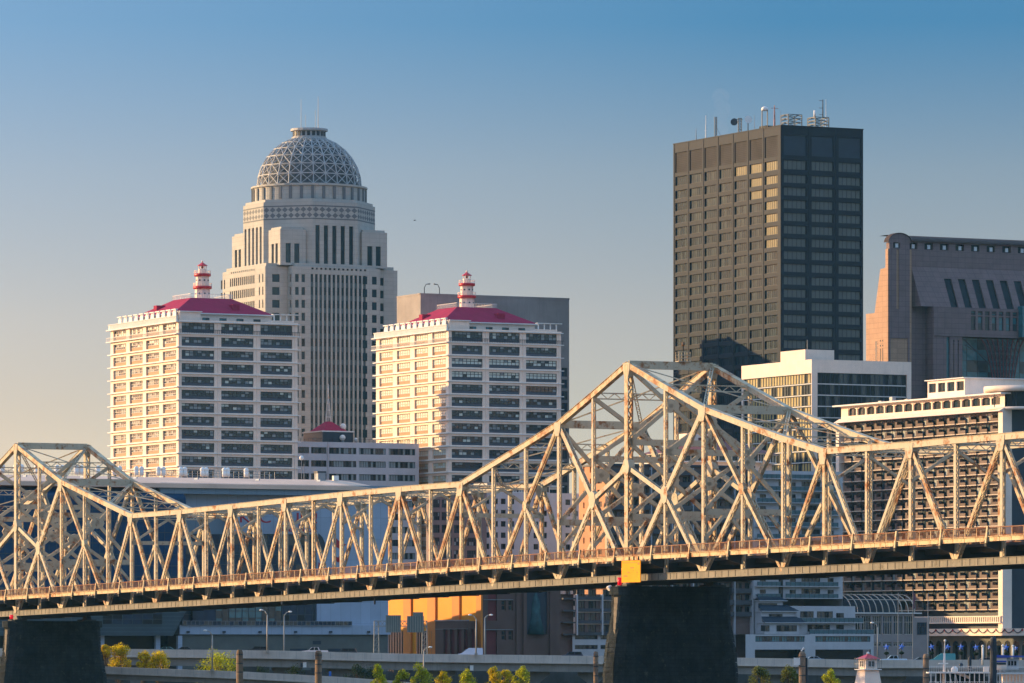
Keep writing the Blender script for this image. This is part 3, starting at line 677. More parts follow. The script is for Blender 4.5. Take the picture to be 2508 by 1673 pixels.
# ------------------------------------------------------------------ white framed black glass building
def framed_building():
    D = 1500.; O = corner(1988, D); sR, sL = block_sides(O, 0, 0); la = sR.s_(2232); lb = sL.s_(1816); zc = lambda py: CZ+(HY-py)/F*D
    zt = zc(880); t = thing('framed_office_building', 'black glass office block in a broad white frame, cream curtains on one side', 'office building', O)
    W = M['white']; m = MB(); c = 1.9; gold_c = mat('golden drawn curtain', (.44, .33, .13), rough=.5, spec=.3, var=.25)
    zt2 = zc(912)
    opR = [(c, la-1.4, 0, zt2)]; opL = [(.2, lb-.8, 0, zc(914))]
    wall(m, sR, 0, la, 0, zt, opR, .8, W); wall(m, sL, 0, lb, 0, zt, opL, .8, W); shell(m, O, la, lb, 0, zt, W, M['roofing'], 'bd'); m.build('wall', t)
    ph = 27.5/F*D; n = int(zt2/ph)
    fl = [zt2-ph*k for k in range(n+1)]
    ws = []
    for k in range(n):
        for i in range(4):
            a0 = c+(la-1.4-c)*i/4; a1 = c+(la-1.4-c)*(i+1)/4
            ws.append(window(sR, a0, a1, fl[k+1], fl[k], .6, 5, (1.,), [M['glass_black'], M['glass_black'], M['glass']], M['navy'], .22))
        for i in range(5):
            a0 = .2+(lb-1.0)*i/5; a1 = .2+(lb-1.0)*(i+1)/5
            ws.append(window(sL, a0, a1, fl[k+1], fl[k], .6, 5, (1,), [gold_c, gold_c, gold_c, M['glass_black']], M['navy'], .30, None, None, .12))
    many('window', t, ws)
    g = MB()
    for k in range(1, n, 2): pass
    for k in range(1, n):
        sbox(g, sR, c+.3, la-1.6, fl[k]-.12, fl[k]+.12, -.5, -.28, M['trim']); sbox(g, sL, .3, lb-.8, fl[k]-.10, fl[k]+.10, -.45, -.1, M['trim'])
    g.build('floor_band', t)
    p = sR.p(sR.s_(2003)-9, zt, -3); zp = zc(854)
    g = MB(); o2 = O-U*0+V*0; b0 = sR.s_(1978); q = Vec(sR.p(.2, 0, -4)); a_ = 9.5
    shell(g, q, a_, 14, zt-.2, zp, W, M['roofing'], 'abcd'); g.build('penthouse', t)
    g = MB(); g.tube(q+U*3+V*4+Z*zp, q+U*3+V*4+Z*(zp+3), .1, .06, 5, M['metal']); g.build('antenna', t)
framed_building()
# ------------------------------------------------------------------ pink granite tower with a barrel roof
def granite_tower():
    D = 1730.; O = corner(2178, D); sR, sL = block_sides(O, 0, 0); zc = lambda py: CZ+(HY-py)/F*D
    G = M['granite']; la = sR.s_(2580)
    t = thing('granite_tower', 'pink granite postmodern tower with barrel roof and slanting slot windows', 'tower', O)
    m = MB(); r = sR.s_
    aw = r(2228)                                          # end pavilion with an arched top, face set 4 m proud of the main wall
    zt = zc(593)
    Dp = 1.9
    shell(m, O, aw, Dp, 0, zt, G, None, 'abd')
    op = [(r(2188), r(2205), zc(607), zc(590)), (r(2195.5), r(2202), zc(756), zc(610)), (r(2170), r(2230), 0, .1)]
    wall(m, sR, 0, aw, 0, zt, op[:2]+[(r(2181), r(2224), zc(900), zc(828)), ], .8, G)
    wb = 2.6                                              # main wall
    sM = sR.shift(0, -wb)
    rowz = (zc(606), zc(590))
    ops = [(r(2236+38.2*i), r(2257+38.2*i), *rowz) for i in range(11) if r(2257+38.2*i) < la]
    wall(m, sM, aw, la, zc(650), zc(586), ops, 1.2, G)
    shell(m, sM.p(aw, 0), la-aw, 11, 0, zc(586), G, None, 'bd')
    # slanting lower wall with six slots (prisms between slots)
    zt_, zb_ = zc(650), zc(748); slots = [(2315+34.2*i, 2333+34.2*i) for i in range(7)]
    xs = [r(2242)]+[v for a, b in slots for v in (r(a), r(b))]+[la]
    def slab(x0, x1, d0=0., d1=4.2, mt=G):
        a, b, c, d = sM.p(x0, zt_, d0), sM.p(x1, zt_, d0), sM.p(x1+1.3, zb_, d1), sM.p(x0+1.3, zb_, d1)
        m.face([d, c, b, a], mt)
    for i in range(0, len(xs)-1, 2): slab(xs[i], min(xs[i+1], la))
    for x0, x1 in [(r(a), r(b)) for a, b in slots]:      # closed wall over each slot
        f = .27; m.face([sM.p(x0+1.3*f, zt_+(zb_-zt_)*f, 4.2*f), sM.p(x1+1.3*f, zt_+(zb_-zt_)*f, 4.2*f), sM.p(x1, zt_, 0), sM.p(x0, zt_, 0)], G)
    a, d = sM.p(xs[0], zt_, 0), sM.p(xs[0]+1.3, zb_, 4.2); m.face([a, sM.p(xs[0], zb_, 0), d], G)
    m.face([sM.p(aw, zc(586), -.02), sM.p(aw, 0, -.02), sM.p(la, 0, -.02), sM.p(la, zc(650), -.02), sM.p(la, zc(650), -.02), sM.p(aw, zc(650), -.02)], G)
    # lower projecting block and the pier below it
    b0, b1 = r(2277), la; zl0, zl1 = zc(820), zc(748.5)
    sB = sM.shift(0, 5.2); gro = [(r(2368+17*i), r(2379+17*i), zc(803), zc(769)) for i in range(7)]+[(r(2368+17*i), r(2379+17*i), zc(766), zc(756)) for i in range(7)]
    wall(m, sB, b0, b1, zl0, zl1, gro, .6, G); m.face([sB.p(b0, zl1), sB.p(b1, zl1), sB.p(b1, zl1, -5.2), sB.p(b0, zl1, -5.2)], G)
    m.face([sB.p(b0, zl0), sB.p(b1, zl0), sB.p(b1, zl0, -5.2), sB.p(b0, zl0, -5.2)], G); m.face([sB.p(b0, zl0), sB.p(b0, zl1), sB.p(b0, zl1, -5.2), sB.p(b0, zl0, -5.2)], G)
    p1 = r(2348); sl = [(r(2309), r(2317), 0, zc(822)), (r(2326), r(2328), 0, zc(836)), (r(2337), r(2339), 0, zc(836))]+[(r(x), r(x+4), zc(834), zc(829)) for x in (2325, 2336)]
    wall(m, sB.shift(0, -.3), b0, p1, 0, zl0, sl, .8, G); m.face([sB.p(b0, 0, -.3), sB.p(b0, zl0, -.3), sB.p(b0, zl0, -5.2), sB.p(b0, 0, -5.2)], G)
    m.build('wall', t)
    for o in gro: window(sB, *o, .5, 1, (1, 1), [M['glass_teal'], M['glass']], M['dark_frame'], .2).build('window', t)
    for o in sl[:1]: window(sB.shift(0, -.3), *o, .6, 1, (1,), [M['glass_teal']], None).build('window', t)
    window(sR, r(2195.5), r(2202), zc(756), zc(610), .6, 1, [1]*16, [M['glass_teal'], M['glass']], M['dark_frame'], .15).build('window', t)
    lb_ = mat('white window lamp', (.8, .8, .78), var=.02)
    for i, o in enumerate([op[0]]+ops):
        sd = sR if i == 0 else sM; g = window(sd, *o, 1.0, 1, (1,), [M['glass_black']], None); xm = o[0]*.45+o[1]*.55
        sbox(g, sd, xm-.35, xm+.75, o[2]+.25, o[2]+1.6, -.9, -.5, lb_); g.build('roof_opening', t)
    window(sR, r(2181), r(2224), zc(900), zc(828), .7, 5, [1]*7, [M['glass'], M['glass_teal'], M['glass_black']], M['dark_frame'], .12).build('window', t)
    for i, (a, b) in enumerate(slots):
        g = MB(); x0, x1 = r(a), r(b)
        g.face([sM.p(x0, zt_, -.6), sM.p(x1, zt_, -.6), sM.p(x1+1.3, zb_, 3.6), sM.p(x0+1.3, zb_, 3.6)], M['glass_black'])
        for x in (x0, x1): g.face([sM.p(x, zt_, 0), sM.p(x, zt_, -.6), sM.p(x+1.3, zb_, 3.6), sM.p(x+1.3, zb_, 4.2)], G)
        g.build('slot_window', t)
    # stepped sunny side, its granite recoloured peach to carry the sunlight
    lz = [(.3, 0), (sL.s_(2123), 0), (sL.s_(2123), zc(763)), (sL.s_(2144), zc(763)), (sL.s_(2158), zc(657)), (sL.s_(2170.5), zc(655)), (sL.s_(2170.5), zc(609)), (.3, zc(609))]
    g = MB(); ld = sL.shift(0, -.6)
    lit_granite = mat('sunlit peach granite cladding', (.50, .30, .19), spec=.2, var=.1, joints=(2.7, 1.7, .05, (.6, .6, .6))); g.prism([ld.p(a, z, .9) for a, z in lz], -sL.n*9, lit_granite); g.build('stepped_side', t)
    g = MB(); sq = ld.shift(0, .9)
    for x, y0, y1 in ((2146, 833, 900), ): sbox(g, sq, sq.s_(x+2.5), sq.s_(x-2.5), zc(y1), zc(y0), .005, .04, M['glass'])
    for x in (2156.5, 2162):
        for y in (831, 843): sbox(g, sq, sq.s_(x+1.2), sq.s_(x-1.2), zc(y+4), zc(y), .005, .04, M['glass_black'])
        sbox(g, sq, sq.s_(x+.8), sq.s_(x-.8), zc(900), zc(852), .005, .04, M['glass_black'])
    g.build('side_window', t)
    # barrel roof over the pavilion (across) and along the main wall
    rf = mat('weathered brown roof metal', (.09, .065, .06), rough=.9, spec=.08, var=.2, joints=(2., 300., .06, (.7, .7, .7)))
    g = MB(); n = 14; R0 = (aw+1.2)/2
    def arch(d): return [O+U*(aw/2+R0*math.cos(math.pi-math.pi*i/n))+Z*(zt+zc(569)*0+ (zc(569)-zt)*math.sin(math.pi*i/n))+V*d for i in range(n+1)]
    fr, bk = arch(-.5), arch(2.4)
    for i in range(n): g.face([fr[i], fr[i+1], bk[i+1], bk[i]], rf, True)
    g.face([p+V*.5 for p in fr], G)
    zr0, zr1 = zc(587), zc(569); prof = [(-.8+9*(1-math.cos(math.pi/2*i/8)), zr0+(zr1-zr0)*math.sin(math.pi/2*i/8)) for i in range(9)]
    for i in range(8):
        (b0_, z0), (b1_, z1) = prof[i], prof[i+1]
        g.face([sM.p(aw*.6, z0, -b0_), sM.p(la, z0, -b0_), sM.p(la, z1, -b1_), sM.p(aw*.6, z1, -b1_)], rf, True)
    g.face([sM.p(aw*.6, zr1, -prof[-1][0]), sM.p(la, zr1, -prof[-1][0]), sM.p(la, zr1-.1, -11.5), sM.p(aw*.6, zr1-.1, -11.5)], rf)
    g.build('barrel_roof', t)
    # glazed loggia with its funnel of dark steel
    gl = sM.shift(0, 1.0); x0, x1 = r(2348), la
    window(gl, x0, x1, zc(960), zc(821), 0, 9, [1]*5, [M['glass_teal'], M['glass_teal'], M['glass']], M['dark_frame'], .12).build('loggia_glass', t)
    g = MB(); fr_ = sB.shift(0, -.6)
    top = [r(2395+i*13) for i in range(9)]; bot = [r(2425+i*6.2) for i in range(9)]; ztp, zbt = zc(823), zc(930)
    for i in range(9):
        for j in range(6):
            f0, f1 = j/6, (j+1)/6
            P_ = lambda k, f: Vec(fr_.p(top[k]+(bot[k]-top[k])*(f**.6), ztp+(zbt-ztp)*f))
            g.bar(P_(i, f0), P_(i, f1), .3, .3, M['wine'])
            if i < 8: g.bar(P_(i, f0), P_(i+1, f1), .18, .18, M['dark_metal']); g.bar(P_(i+1, f0), P_(i, f1), .18, .18, M['dark_metal']); g.bar(P_(i, f1), P_(i+1, f1), .22, .22, M['dark_metal'])
    g.bar(fr_.p(r(2350), zc(823)), fr_.p(r(2425), zc(895)), .3, .3, M['dark_metal']); g.bar(fr_.p(r(2355), zc(840)), fr_.p(r(2425), zc(880)), .2, .2, M['dark_metal'])
    g.build('steel_funnel', t)
    g = MB(); sT = sB.shift(0, 2.5); xa = r(2484); sbox(g, sT, xa, la, zc(818), zc(741), -3, 0, M['glass_teal']); g.build('glass_bay', t)
granite_tower()

# ------------------------------------------------------------------ long riverside hotel slab with balconies
def slab_hotel():
    D = 1400.; O = corner(2457, D); sR, sL = block_sides(O, 0, 0); zc = lambda py: CZ+(HY-py)/F*D
    lb = sL.s_(2052); la = 22.
    t = thing('slab_hotel', 'long brown riverside hotel slab with rows of balconies and a white arcaded top floor', 'hotel', O)
    W = M['white']; ph = 25.65/F*D; tcn = mat('tan concrete edge', (.60, .47, .35), var=.15)
    zr = zc(1003)                                        # foot of the white crown
    m = MB(); shell(m, O+U*1.4, la, lb, 0, zr, M['navy'], M['roofing'], 'abd'); m.build('core', t)
    g = MB(); sbox(g, sL, -.3, 1.9, zc(1545), zr+.2, -2.5, .35, W); g.build('corner_pilaster', t)
    g = MB(); sbox(g, sL, lb-1.2, lb+.5, 0, zr, -2.0, .35, W); g.build('end_pilaster', t)
    sB = sL.shift(0, -1.4)
    slabs = [zc(1390)+ph*(14-k) for k in range(19)]; bay = 5.42; nb = int((lb-3.2)/bay)
    bmats = [M['brown_plank'], mat('faded balcony board', (.18, .115, .085), var=.25), mat('dark balcony board', (.115, .068, .05), var=.25)]; pan = []; wins = []
    for k, z in enumerate(slabs):
        g = MB(); sbox(g, sB, 1.9, lb-1.3, z-.13, z+.12, 0, 1.45, tcn); 
        for i in range(nb):
            a = 2.0+i*bay; sbox(g, sB, a, a+bay*.62, z-.14, z+.11, 1.452, 1.75, tcn)
        g.build('balcony_slab', t)
        for i in range(nb):
            a = 2.0+i*bay; b = MB()
            bm_ = random.choice(bmats); h_ = random.uniform(.85, 1.0)
            sbox(b, sB, a+.5, a+3.1, z+.14, z+h_, 1.35, 1.5, bm_)
            sbox(b, sB, a+3.1, a+4.15, z+.14, z+1.75, .3, 1.5, bm_)
            pan.append((k, i, b))
        for i in range(nb):
            a = 2.0+i*bay; w_ = MB()
            for x0, x1 in ((.2, 2.2), (2.5, 3.3)):
                w_.face([sB.p(a+x0, z+.14, .06), sB.p(a+x1, z+.14, .06), sB.p(a+x1, z+ph-.4, .06), sB.p(a+x0, z+ph-.4, .06)], random.choice([M['glass'], M['glass_black'], M['glass_black'], M['glass_black'], M['blind']]))
            wins.append((k, i, w_))
    # nearest bays as parts of their own; the rest together
    pan.sort(key=lambda x: (x[1]//6, x[0])); many('balcony_screen', t, [p[2] for p in pan]); wins.sort(key=lambda x: (x[1]//6, x[0])); many('window', t, [p[2] for p in wins])
    # white crown: arcade of sixteen openings under a broad eave
    zE, zW1, zW0 = zc(961), zc(970), zc(990.5)
    n = 16; c0, c1 = 2.0, sL.s_(2072); st = (c1-c0)/n; sC = sL.shift(0, -.5)
    m = MB(); ops = [(c0+st*i+.32, c0+st*(i+1)-.32, zW0+.1, zW1) for i in range(n)]
    wall(m, sC, 0, lb-1, zW0-.6, zE-.4, ops, .7, W); m.build('arcade', t)
    for o in ops: window(sC, *o, .6, 2, (1,), [M['glass'], M['glass_black']], M['dark_frame'], .12).build('arcade_window', t)
    for o in ops:
        for s_, a in ((1, o[0]), (-1, o[1])):
            g = MB(); g.prism([sC.p(a, zW1-.38, -.1), sC.p(a, zW1+.01, -.1), sC.p(a+s_*1.3, zW1+.01, -.1)], -sL.n*.2, W); g.build('arch_spandrel', t)
    g = MB(); sbox(g, sC, -.6, lb+1.2, zE-.4, zE, -18, 1.6, M['trim']); g.build('eave', t)
    g = MB(); g.prism([sC.p(-.2, zW0-.6, 0), sC.p(-.2, zr-.4, 1.9), sC.p(-.2, zr-.4, -1.5), sC.p(-.2, zW0-.6, -1.5)], sL.t*(lb+.4), W); g.build('sloping_band', t)
    for i in range(3): g = MB(); p = sC.p([70, 64, 56][i], zE, -4); g.box(p, U*1.2, V*1.5, Z*[.8, 1.6, .7][i], M['metal']); g.build('roof_unit', t)
    # rooftop box with four arched openings
    o4 = O+U*4+V*sL.s_(2366)*0; pz0, pz1 = zc(962), zc(915); sT = sL.shift(0, -4.0); a0, a1 = sT.s_(2363), sT.s_(2272)
    m = MB(); zz = lambda py: CZ+(HY-py)/F*(D+10); dw = (a1-a0)/4
    ow_ = [(a0+dw*i+.5, a0+dw*(i+1)-.5, zz(949), zz(926)) for i in range(4)]
    wall(m, sT, a0, a1, zE-.5, zz(919), ow_, .8, W); q = Vec(sT.p(a0, 0)); shell(m, q, 26, a1-a0, zE-.5, zz(919), W, M['roofing'], 'bcd'); m.build('roof_pavilion', t)
    for o in ow_: window(sT, *o, .5, 2, (1,), [M['glass'], M['glass_black']], M['dark_frame'], .15).build('pavilion_window', t)
    g = MB(); sbox(g, sT, a0-.5, a1+.6, zz(919), zz(917), -26, .7, M['trim']); g.build('pavilion_eave', t)
    # rounded white corner balcony and the dark brick end
    g = MB(); cc = O+U*9.5+V*4.5
    for z0, z1, rr in ((zc(1003), zc(996), 10.5), (zc(958), zc(944), 10.8)): g.lathe(cc+Z*0, [(rr-2.2, z0), (rr, z0), (rr, z1), (rr-2.2, z1)], 40, W)
    g.build('round_balcony', t)
    g = MB(); g.lathe(cc, [(9.0, zc(996)), (9.0, zc(958))], 40, M['glass_black'], False); g.build('round_glazing', t)
    for k in range(24):
        q = math.pi+math.pi*k/23; g = MB(); p = cc+Vec((math.cos(q), math.sin(q), 0))*9.05; g.bar(p+Z*zc(996), p+Z*zc(958), .25, .15, M['navy'])
        if k % 2: g.build('round_mullion', t)
    g = MB(); sbox(g, sR, 1.5, la, 0, zr, -1.6, -1.2, M['navy']); g.build('end_wall', t)
    for k, z in enumerate(slabs):
        g = MB(); sbox(g, sR, 8.2, la, z-.12, z+.12, -1.2, -.2, M['metal']); g.build('end_balcony', t)
    # lower white balcony floor, swagged canopy, round arches
    g = MB(); zb = zc(1523); sbox(g, sB, .2, lb-14, zb-.35, zb, -1, 2.2, W)
    nn = int((lb-16)/1.05)
    for i in range(nn): sbox(g, sB, .4+i*1.05, .9+i*1.05, zb, zb+1.35, 1.9, 2.1, W)
    sbox(g, sB, .2, lb-14, zb+1.3, zb+1.6, 1.85, 2.15, W)
    g.build('lower_balcony', t)
    g = MB(); zk = zc(1557); sK = sL.shift(0, 2.6); sbox(g, sK, -14, lb-22, zk, zk+.5, -6, 0, W); sbox(g, sK, -14, lb-22, zk+.5, zk+1.9, -.3, -.05, W); g.build('canopy', t)
    for i in range(15):
        g = MB(); a = -13.5+i*4.3; pts = [sK.p(a+4.3*f, zk+1.75-1.0*(1-(2*f-1)**2), .05) for f in [j/8 for j in range(9)]]
        for p, q in zip(pts, pts[1:]): g.bar(p, q, .22, .16, M['navy'])
        g.box(sK.p(a-.25, zk+1.2, 0), sK.t*.5, Z*.6, sK.n*.12, M['red']); g.build('swag', t)
    m = MB(); sA = sL.shift(0, .5); oa = [(-13+i*4.3, -10+i*4.3, 0, zk-2.6) for i in range(18)]
    wall(m, sA, -14, lb-16, 0, zk, oa, 1., M['podium']); m.build('arcade_base', t)
    for i, o in enumerate(oa):
        g = MB(); xm = (o[0]+o[1])/2; rr = (o[1]-o[0])/2
        g.face([sA.p(xm+rr*math.cos(math.pi*j/10), zk-2.62+rr*.9*math.sin(math.pi*j/10), .02) for j in range(11)], M['glass_black'])
        g.face([sA.p(o[0], 0, -.9), sA.p(o[1], 0, -.9), sA.p(o[1], zk-2.6, -.9), sA.p(o[0], zk-2.6, -.9)], M['glass_black']); g.build('arch', t)
slab_hotel()

# ------------------------------------------------------------------ white apartment block with teal railings
def white_apartments():
    D = 1357.; O = corner(1846, D); sR, sL = block_sides(O, 0, 0); zc = lambda py: CZ+(HY-py)/F*D; r = sR.s_
    orl = mat('lit amber lamp', (1., .42, .06), var=0, emit=.8)
    W = M['pale_brick']; la = r(2064); zt = zc(1152)
    t = thing('white_apartment_block', 'white painted apartment block with teal balcony railings beside the stone pier', 'apartment block', O)
    ph = 29.3/F*D; slabs = [zc(1464.5)+ph*k for k in range(11)]
    ops = []
    for k, z in enumerate(slabs):
        if z+ph > zt: continue
        for x0, x1, hh in ((1861, 1876, .68), (1907, 1918, .95), (1934, 1949, .70), (1963, 2009, .80), (2027, 2042, .70)):
            ops.append((r(x0), r(x1), z+(.25 if hh < .9 else .02), z+ph*min(hh, .93)))
    m = MB(); wall(m, sR, 0, la, zc(1466), zt, ops, .35, W); shell(m, O, la, 20, 0, zt, W, M['roofing'], 'abd'); m.build('wall', t)
    for o in ops:
        n = 1 if o[1]-o[0] < 1.3 else (2 if o[1]-o[0] < 2 else 5)
        window(sR, *o, .3, n, (1,), [M['glass_black'], M['glass'], M['glass']], M['dark_frame'], .1).build('window', t)
    for py in (1165, 1261):
        g = MB(); q = sR.p(r(1892), zc(py), .25); g.tube(q-Z*.25, q+Z*.25, .22, .22, 8, orl); g.build('wall_lamp', t)
    rl = mat('teal railing glass', (.06, .13, .15), rough=.3, var=.15)
    for z in slabs:
        g = MB(); sbox(g, sR, .2, la-1.0, z-.16, z+.02, 0, 1.3, W); g.build('balcony', t)
        g = MB()
        for a0, a1 in ((.4, r(1907)-.1), (r(1918)+.1, la-2)):
            sbox(g, sR, a0, a1, z+.1, z+1.05, 1.18, 1.22, rl); sbox(g, sR, a0, a1, z+1.05, z+1.14, 1.15, 1.26, M['metal'])
            for i in range(int((a1-a0)/1.4)+1): sbox(g, sR, a0+i*1.4, a0+i*1.4+.08, z+.02, z+1.1, 1.14, 1.27, M['dark_metal'])
        g.build('railing', t)
    # stepped lower storeys with small hipped slate roofs
    s2 = sR.shift(0, 3.0); lv = [(1553, 1524, 1957, 1975), (1524, 1496, 1944, 1955), (1496, 1470, 1917, 1925)]
    for i, (y0, y1, xr, xe) in enumerate(lv):
        g = MB(); sd = sR.shift(0, 4.6-1.4*i); o1 = Vec(sd.p(.5, 0)); w_ = sd.s_(xr)-.5
        shell(g, o1, w_, 6, zc(y0), zc(y1), W, None, 'abcd'); g.build('bay', t)
        g = MB(); e = sd.s_(xe); a = [sd.p(.2, zc(y1)-.05, .7), sd.p(e, zc(y1)-.05, .7), sd.p(e-2.3, zc(y1)+1.45, -1.2), sd.p(.2, zc(y1)+1.45, -1.2)]
        g.face(a, M['navy']); g.face([a[1], sd.p(e, zc(y1)-.05, -4), sd.p(e-2.3, zc(y1)+1.45, -3.0), a[2]], M['navy']); sbox(g, sd, .2, e+.1, zc(y1)-.25, zc(y1)-.06, -4, .75, W); g.build('hip_roof', t)
        for x0, x1 in ([(1863, 1884), (1902, 1951)], [(1883, 1916)], [(1857, 1903)])[i]:
            window(sd, sd.s_(x0), sd.s_(x1), zc(y0)+.7, zc(y1)-.8, -.05, 2 if x1-x0 < 25 else 5, (1,), [M['glass_black'], M['glass']], M['dark_frame'], .1).build('bay_window', t)
    sd = sR.shift(0, 2.2)
    g = MB(); shell(g, Vec(sd.p(r(1917), 0)), r(2084)-r(1917), 16, zc(1553), zc(1484), W, M['roofing'], 'abcd'); g.build('lower_block', t)
    for x0, x1, y0, y1 in ((1960, 1992, 1514, 1497), (2001, 2039, 1514, 1497), (2048, 2066, 1515, 1501), (1978, 2032, 1547, 1530), (2048, 2066, 1542, 1530)):
        window(sd, sd.s_(x0), sd.s_(x1), zc(y0), zc(y1), -.05, max(2, int((x1-x0)/8)), (1,), [M['glass_black'], M['glass']], M['dark_frame'], .1).build('bay_window', t)
    for y, x0, x1 in ((1524, 1945, 2108), (1553, 1976, 2134)):
        g = MB(); s3 = sd.shift(0, .1); z = zc(y); a0, a1 = s3.s_(x0), s3.s_(x1); sbox(g, s3, a0, a1, z-.18, z, 0, 1.5, W); sbox(g, s3, a0, a1, z+.1, z+1.1, 1.35, 1.39, rl); sbox(g, s3, a0, a1, z+1.1, z+1.2, 1.3, 1.44, M['metal'])
        for i in range(int((a1-a0)/1.4)): sbox(g, s3, a0+i*1.4, a0+i*1.4+.08, z, z+1.1, 1.3, 1.43, M['dark_metal'])
        g.build('terrace', t)
    # base with two long window bands over open parking
    sb = sR.shift(0, 5.4); x0, x1 = sb.s_(1826), sb.s_(2140)
    bands = [(sb.s_(1850), sb.s_(1971), zc(1572), zc(1558)), (sb.s_(1997), sb.s_(2132), zc(1572), zc(1558))]
    lowo = [(sb.s_(1849), sb.s_(1971), 0, zc(1591)), (sb.s_(1997), sb.s_(2133), 0, zc(1591))]
    m = MB(); wall(m, sb, x0, x1, 0, zc(1554), bands+lowo, .8, W); m.face([sb.p(x0, zc(1554)), sb.p(x1, zc(1554)), sb.p(x1, zc(1554), -8), sb.p(x0, zc(1554), -8)], W); m.build('base', t)
    for o in bands: window(sb, *o, .4, 20, (1,), [M['glass_teal'], M['glass_teal'], M['glass']], M['dark_frame'], .1).build('band_window', t)
    for o in lowo: window(sb, *o, 4., 6, (1,), [M['glass_black']], None).build('parking_opening', t)
white_apartments()

# ------------------------------------------------------------------ balconied hotel wings behind the bridge
def balcony_hotel():
    D = 1340.; O = corner(1487, D); sR, sL = block_sides(O, 0, 0); zc = lambda py: CZ+(HY-py)/F*D; r = sR.s_
    t = thing('balcony_hotel', 'brown balconied hotel with a sunlit orange end wall and slit windows', 'hotel', O)
    Bk = M['brown_brick']; la = r(1845); lb = sL.s_(1418); zt = zc(1140); ph = 29./F*D
    opE = []
    for k in range(12):
        for x in (1430, 1446): opE.append((sL.s_(x+1.6), sL.s_(x-1.6), zc(1478)+ph*k+.4, zc(1478)+ph*k+1.9))
        if k > 1: opE.append((sL.s_(1474), sL.s_(1463), zc(1478)+ph*k+.5, zc(1478)+ph*k+1.9))
    rows = [zc(1478)+ph*k for k in range(-1, 12)]
    nb = 7; bw = la/nb; opR = []
    for z in rows:
        for i in range(nb):
            a = i*bw; 
            if z+ph*.85 < zt: opR += [(a+.7, a+2.7, z+.35, z+ph*.80), (a+3.6, a+5.6, z+.35, z+ph*.80)]
    oc = mat('orange painted brick', (.55, .24, .10), var=.14, scale=.2)
    m = MB(); wall(m, sL, 0, lb, 0, zt, opE, .4, oc); m.build('end_wall', t)
    m = MB(); wall(m, sR, 0, la, 0, zt, opR, .4, Bk); shell(m, O, la, lb, 0, zt, Bk, M['roofing'], 'bd'); m.build('wall', t)
    for o in opE: window(sL, *o, .35, 1, (1,), [M['glass_black']], None).build('slit_window', t)
    many('window', t, [window(sR, *o, .35, 3, (1,), [M['glass_black'], M['glass'], M['glass']], M['dark_frame'], .1) for o in opR])
    bal = mat('grey brown balcony front', (.075, .075, .08), var=.2)
    bs = []
    for z in rows:
        for i in range(nb):
            a = i*bw; g = MB(); sbox(g, sR, a+.3, a+bw-.15, z-.2, z+1.0, .9, 1.1, bal); sbox(g, sR, a+.3, a+bw-.15, z-.2, z-.02, 0, .9, M['metal']); bs.append(g)
    many('balcony', t, bs)
    for i in range(nb+1):
        g = MB(); a = min(i*bw, la-.3); sbox(g, sR, a, a+.28, zc(1585), zt-.3, -.02, 1.0, W2); g.build('divider', t)
    g = MB(); sbox(g, sR, -.3, la+.3, zt, zt+.5, -lb, .5, M['navy']); g.build('roof_edge', t)
    # unseen block added behind, casting the diagonal shadow on the slab hotel
    oh = corner(2457, 1400.)+V*99-U*62; g = MB(); shell(g, oh-U*24, 74, 26, 0, 47, Bk, M['roofing'], 'abcd'); g.build('shadow_block', t)
    # lower wing reaching towards the orange hall
    s2 = sR.shift(0, 2.0); x0, x1 = s2.s_(1372), s2.s_(1500); z1 = zc(1456); ops = []
    for k in range(4):
        z = zc(1554)+ph*k
        for xa, xb in ((1413, 1432), (1441, 1460), (1477, 1498)): ops.append((s2.s_(xa), s2.s_(xb), z+.55, z+ph*.82))
    low = [(s2.s_(xa), s2.s_(xb), zc(y0), zc(y1)) for y0, y1 in ((1566, 1556), (1590, 1580)) for xa, xb in ((1408, 1464), (1471, 1498))]
    m = MB(); wall(m, s2, s2.s_(1408), x1, zc(1554), z1, ops, .35, Bk); wall(m, s2, s2.s_(1402), x1, 0, zc(1554), low, .35, M['pale_brick']); wall(m, s2.shift(0, -1.2), x0, s2.s_(1410), 0, z1, [], .3, Bk)
    m.face([s2.p(x0, z1), s2.p(x1, z1), s2.p(x1, z1, -12), s2.p(x0, z1, -12)], M['roofing']); m.build('lower_wing', t)
    for o in ops+low: window(s2, *o, .3, 3 if o[1]-o[0] < 4 else 8, (1,), [M['glass_black'], M['glass'], M['glass']], M['dark_frame'], .1).build('wing_window', t)
    for k in range(4):
        z = zc(1554)+ph*k; g = MB(); sbox(g, s2, s2.s_(1411), x1, z-.2, z+.55, .5, .7, bal); sbox(g, s2, s2.s_(1411), x1, z+ph*.84, z+ph*.9, 0, .3, M['white']); sbox(g, s2, s2.s_(1378), s2.s_(1409), z-.2, z+.2, -1.2, .4, bal); g.build('wing_balcony', t)
    for xa in (1410, 1472): g = MB(); sbox(g, s2, s2.s_(xa)-.18, s2.s_(xa)+.22, zc(1556), z1, 0, .9, M['pale_brick']); g.build('wing_divider', t)
    g = MB()
    for i in range(24): sbox(g, s2, x0+i*.62, x0+i*.62+.06, z1, z1+1.2, -.3, -.24, M['dark_metal'])
    sbox(g, s2, x0, x1, z1+1.15, z1+1.25, -.32, -.22, M['dark_metal']); g.build('roof_railing', t)
W2 = mat('pale divider paint', (.45, .45, .47), var=.1)
balcony_hotel()
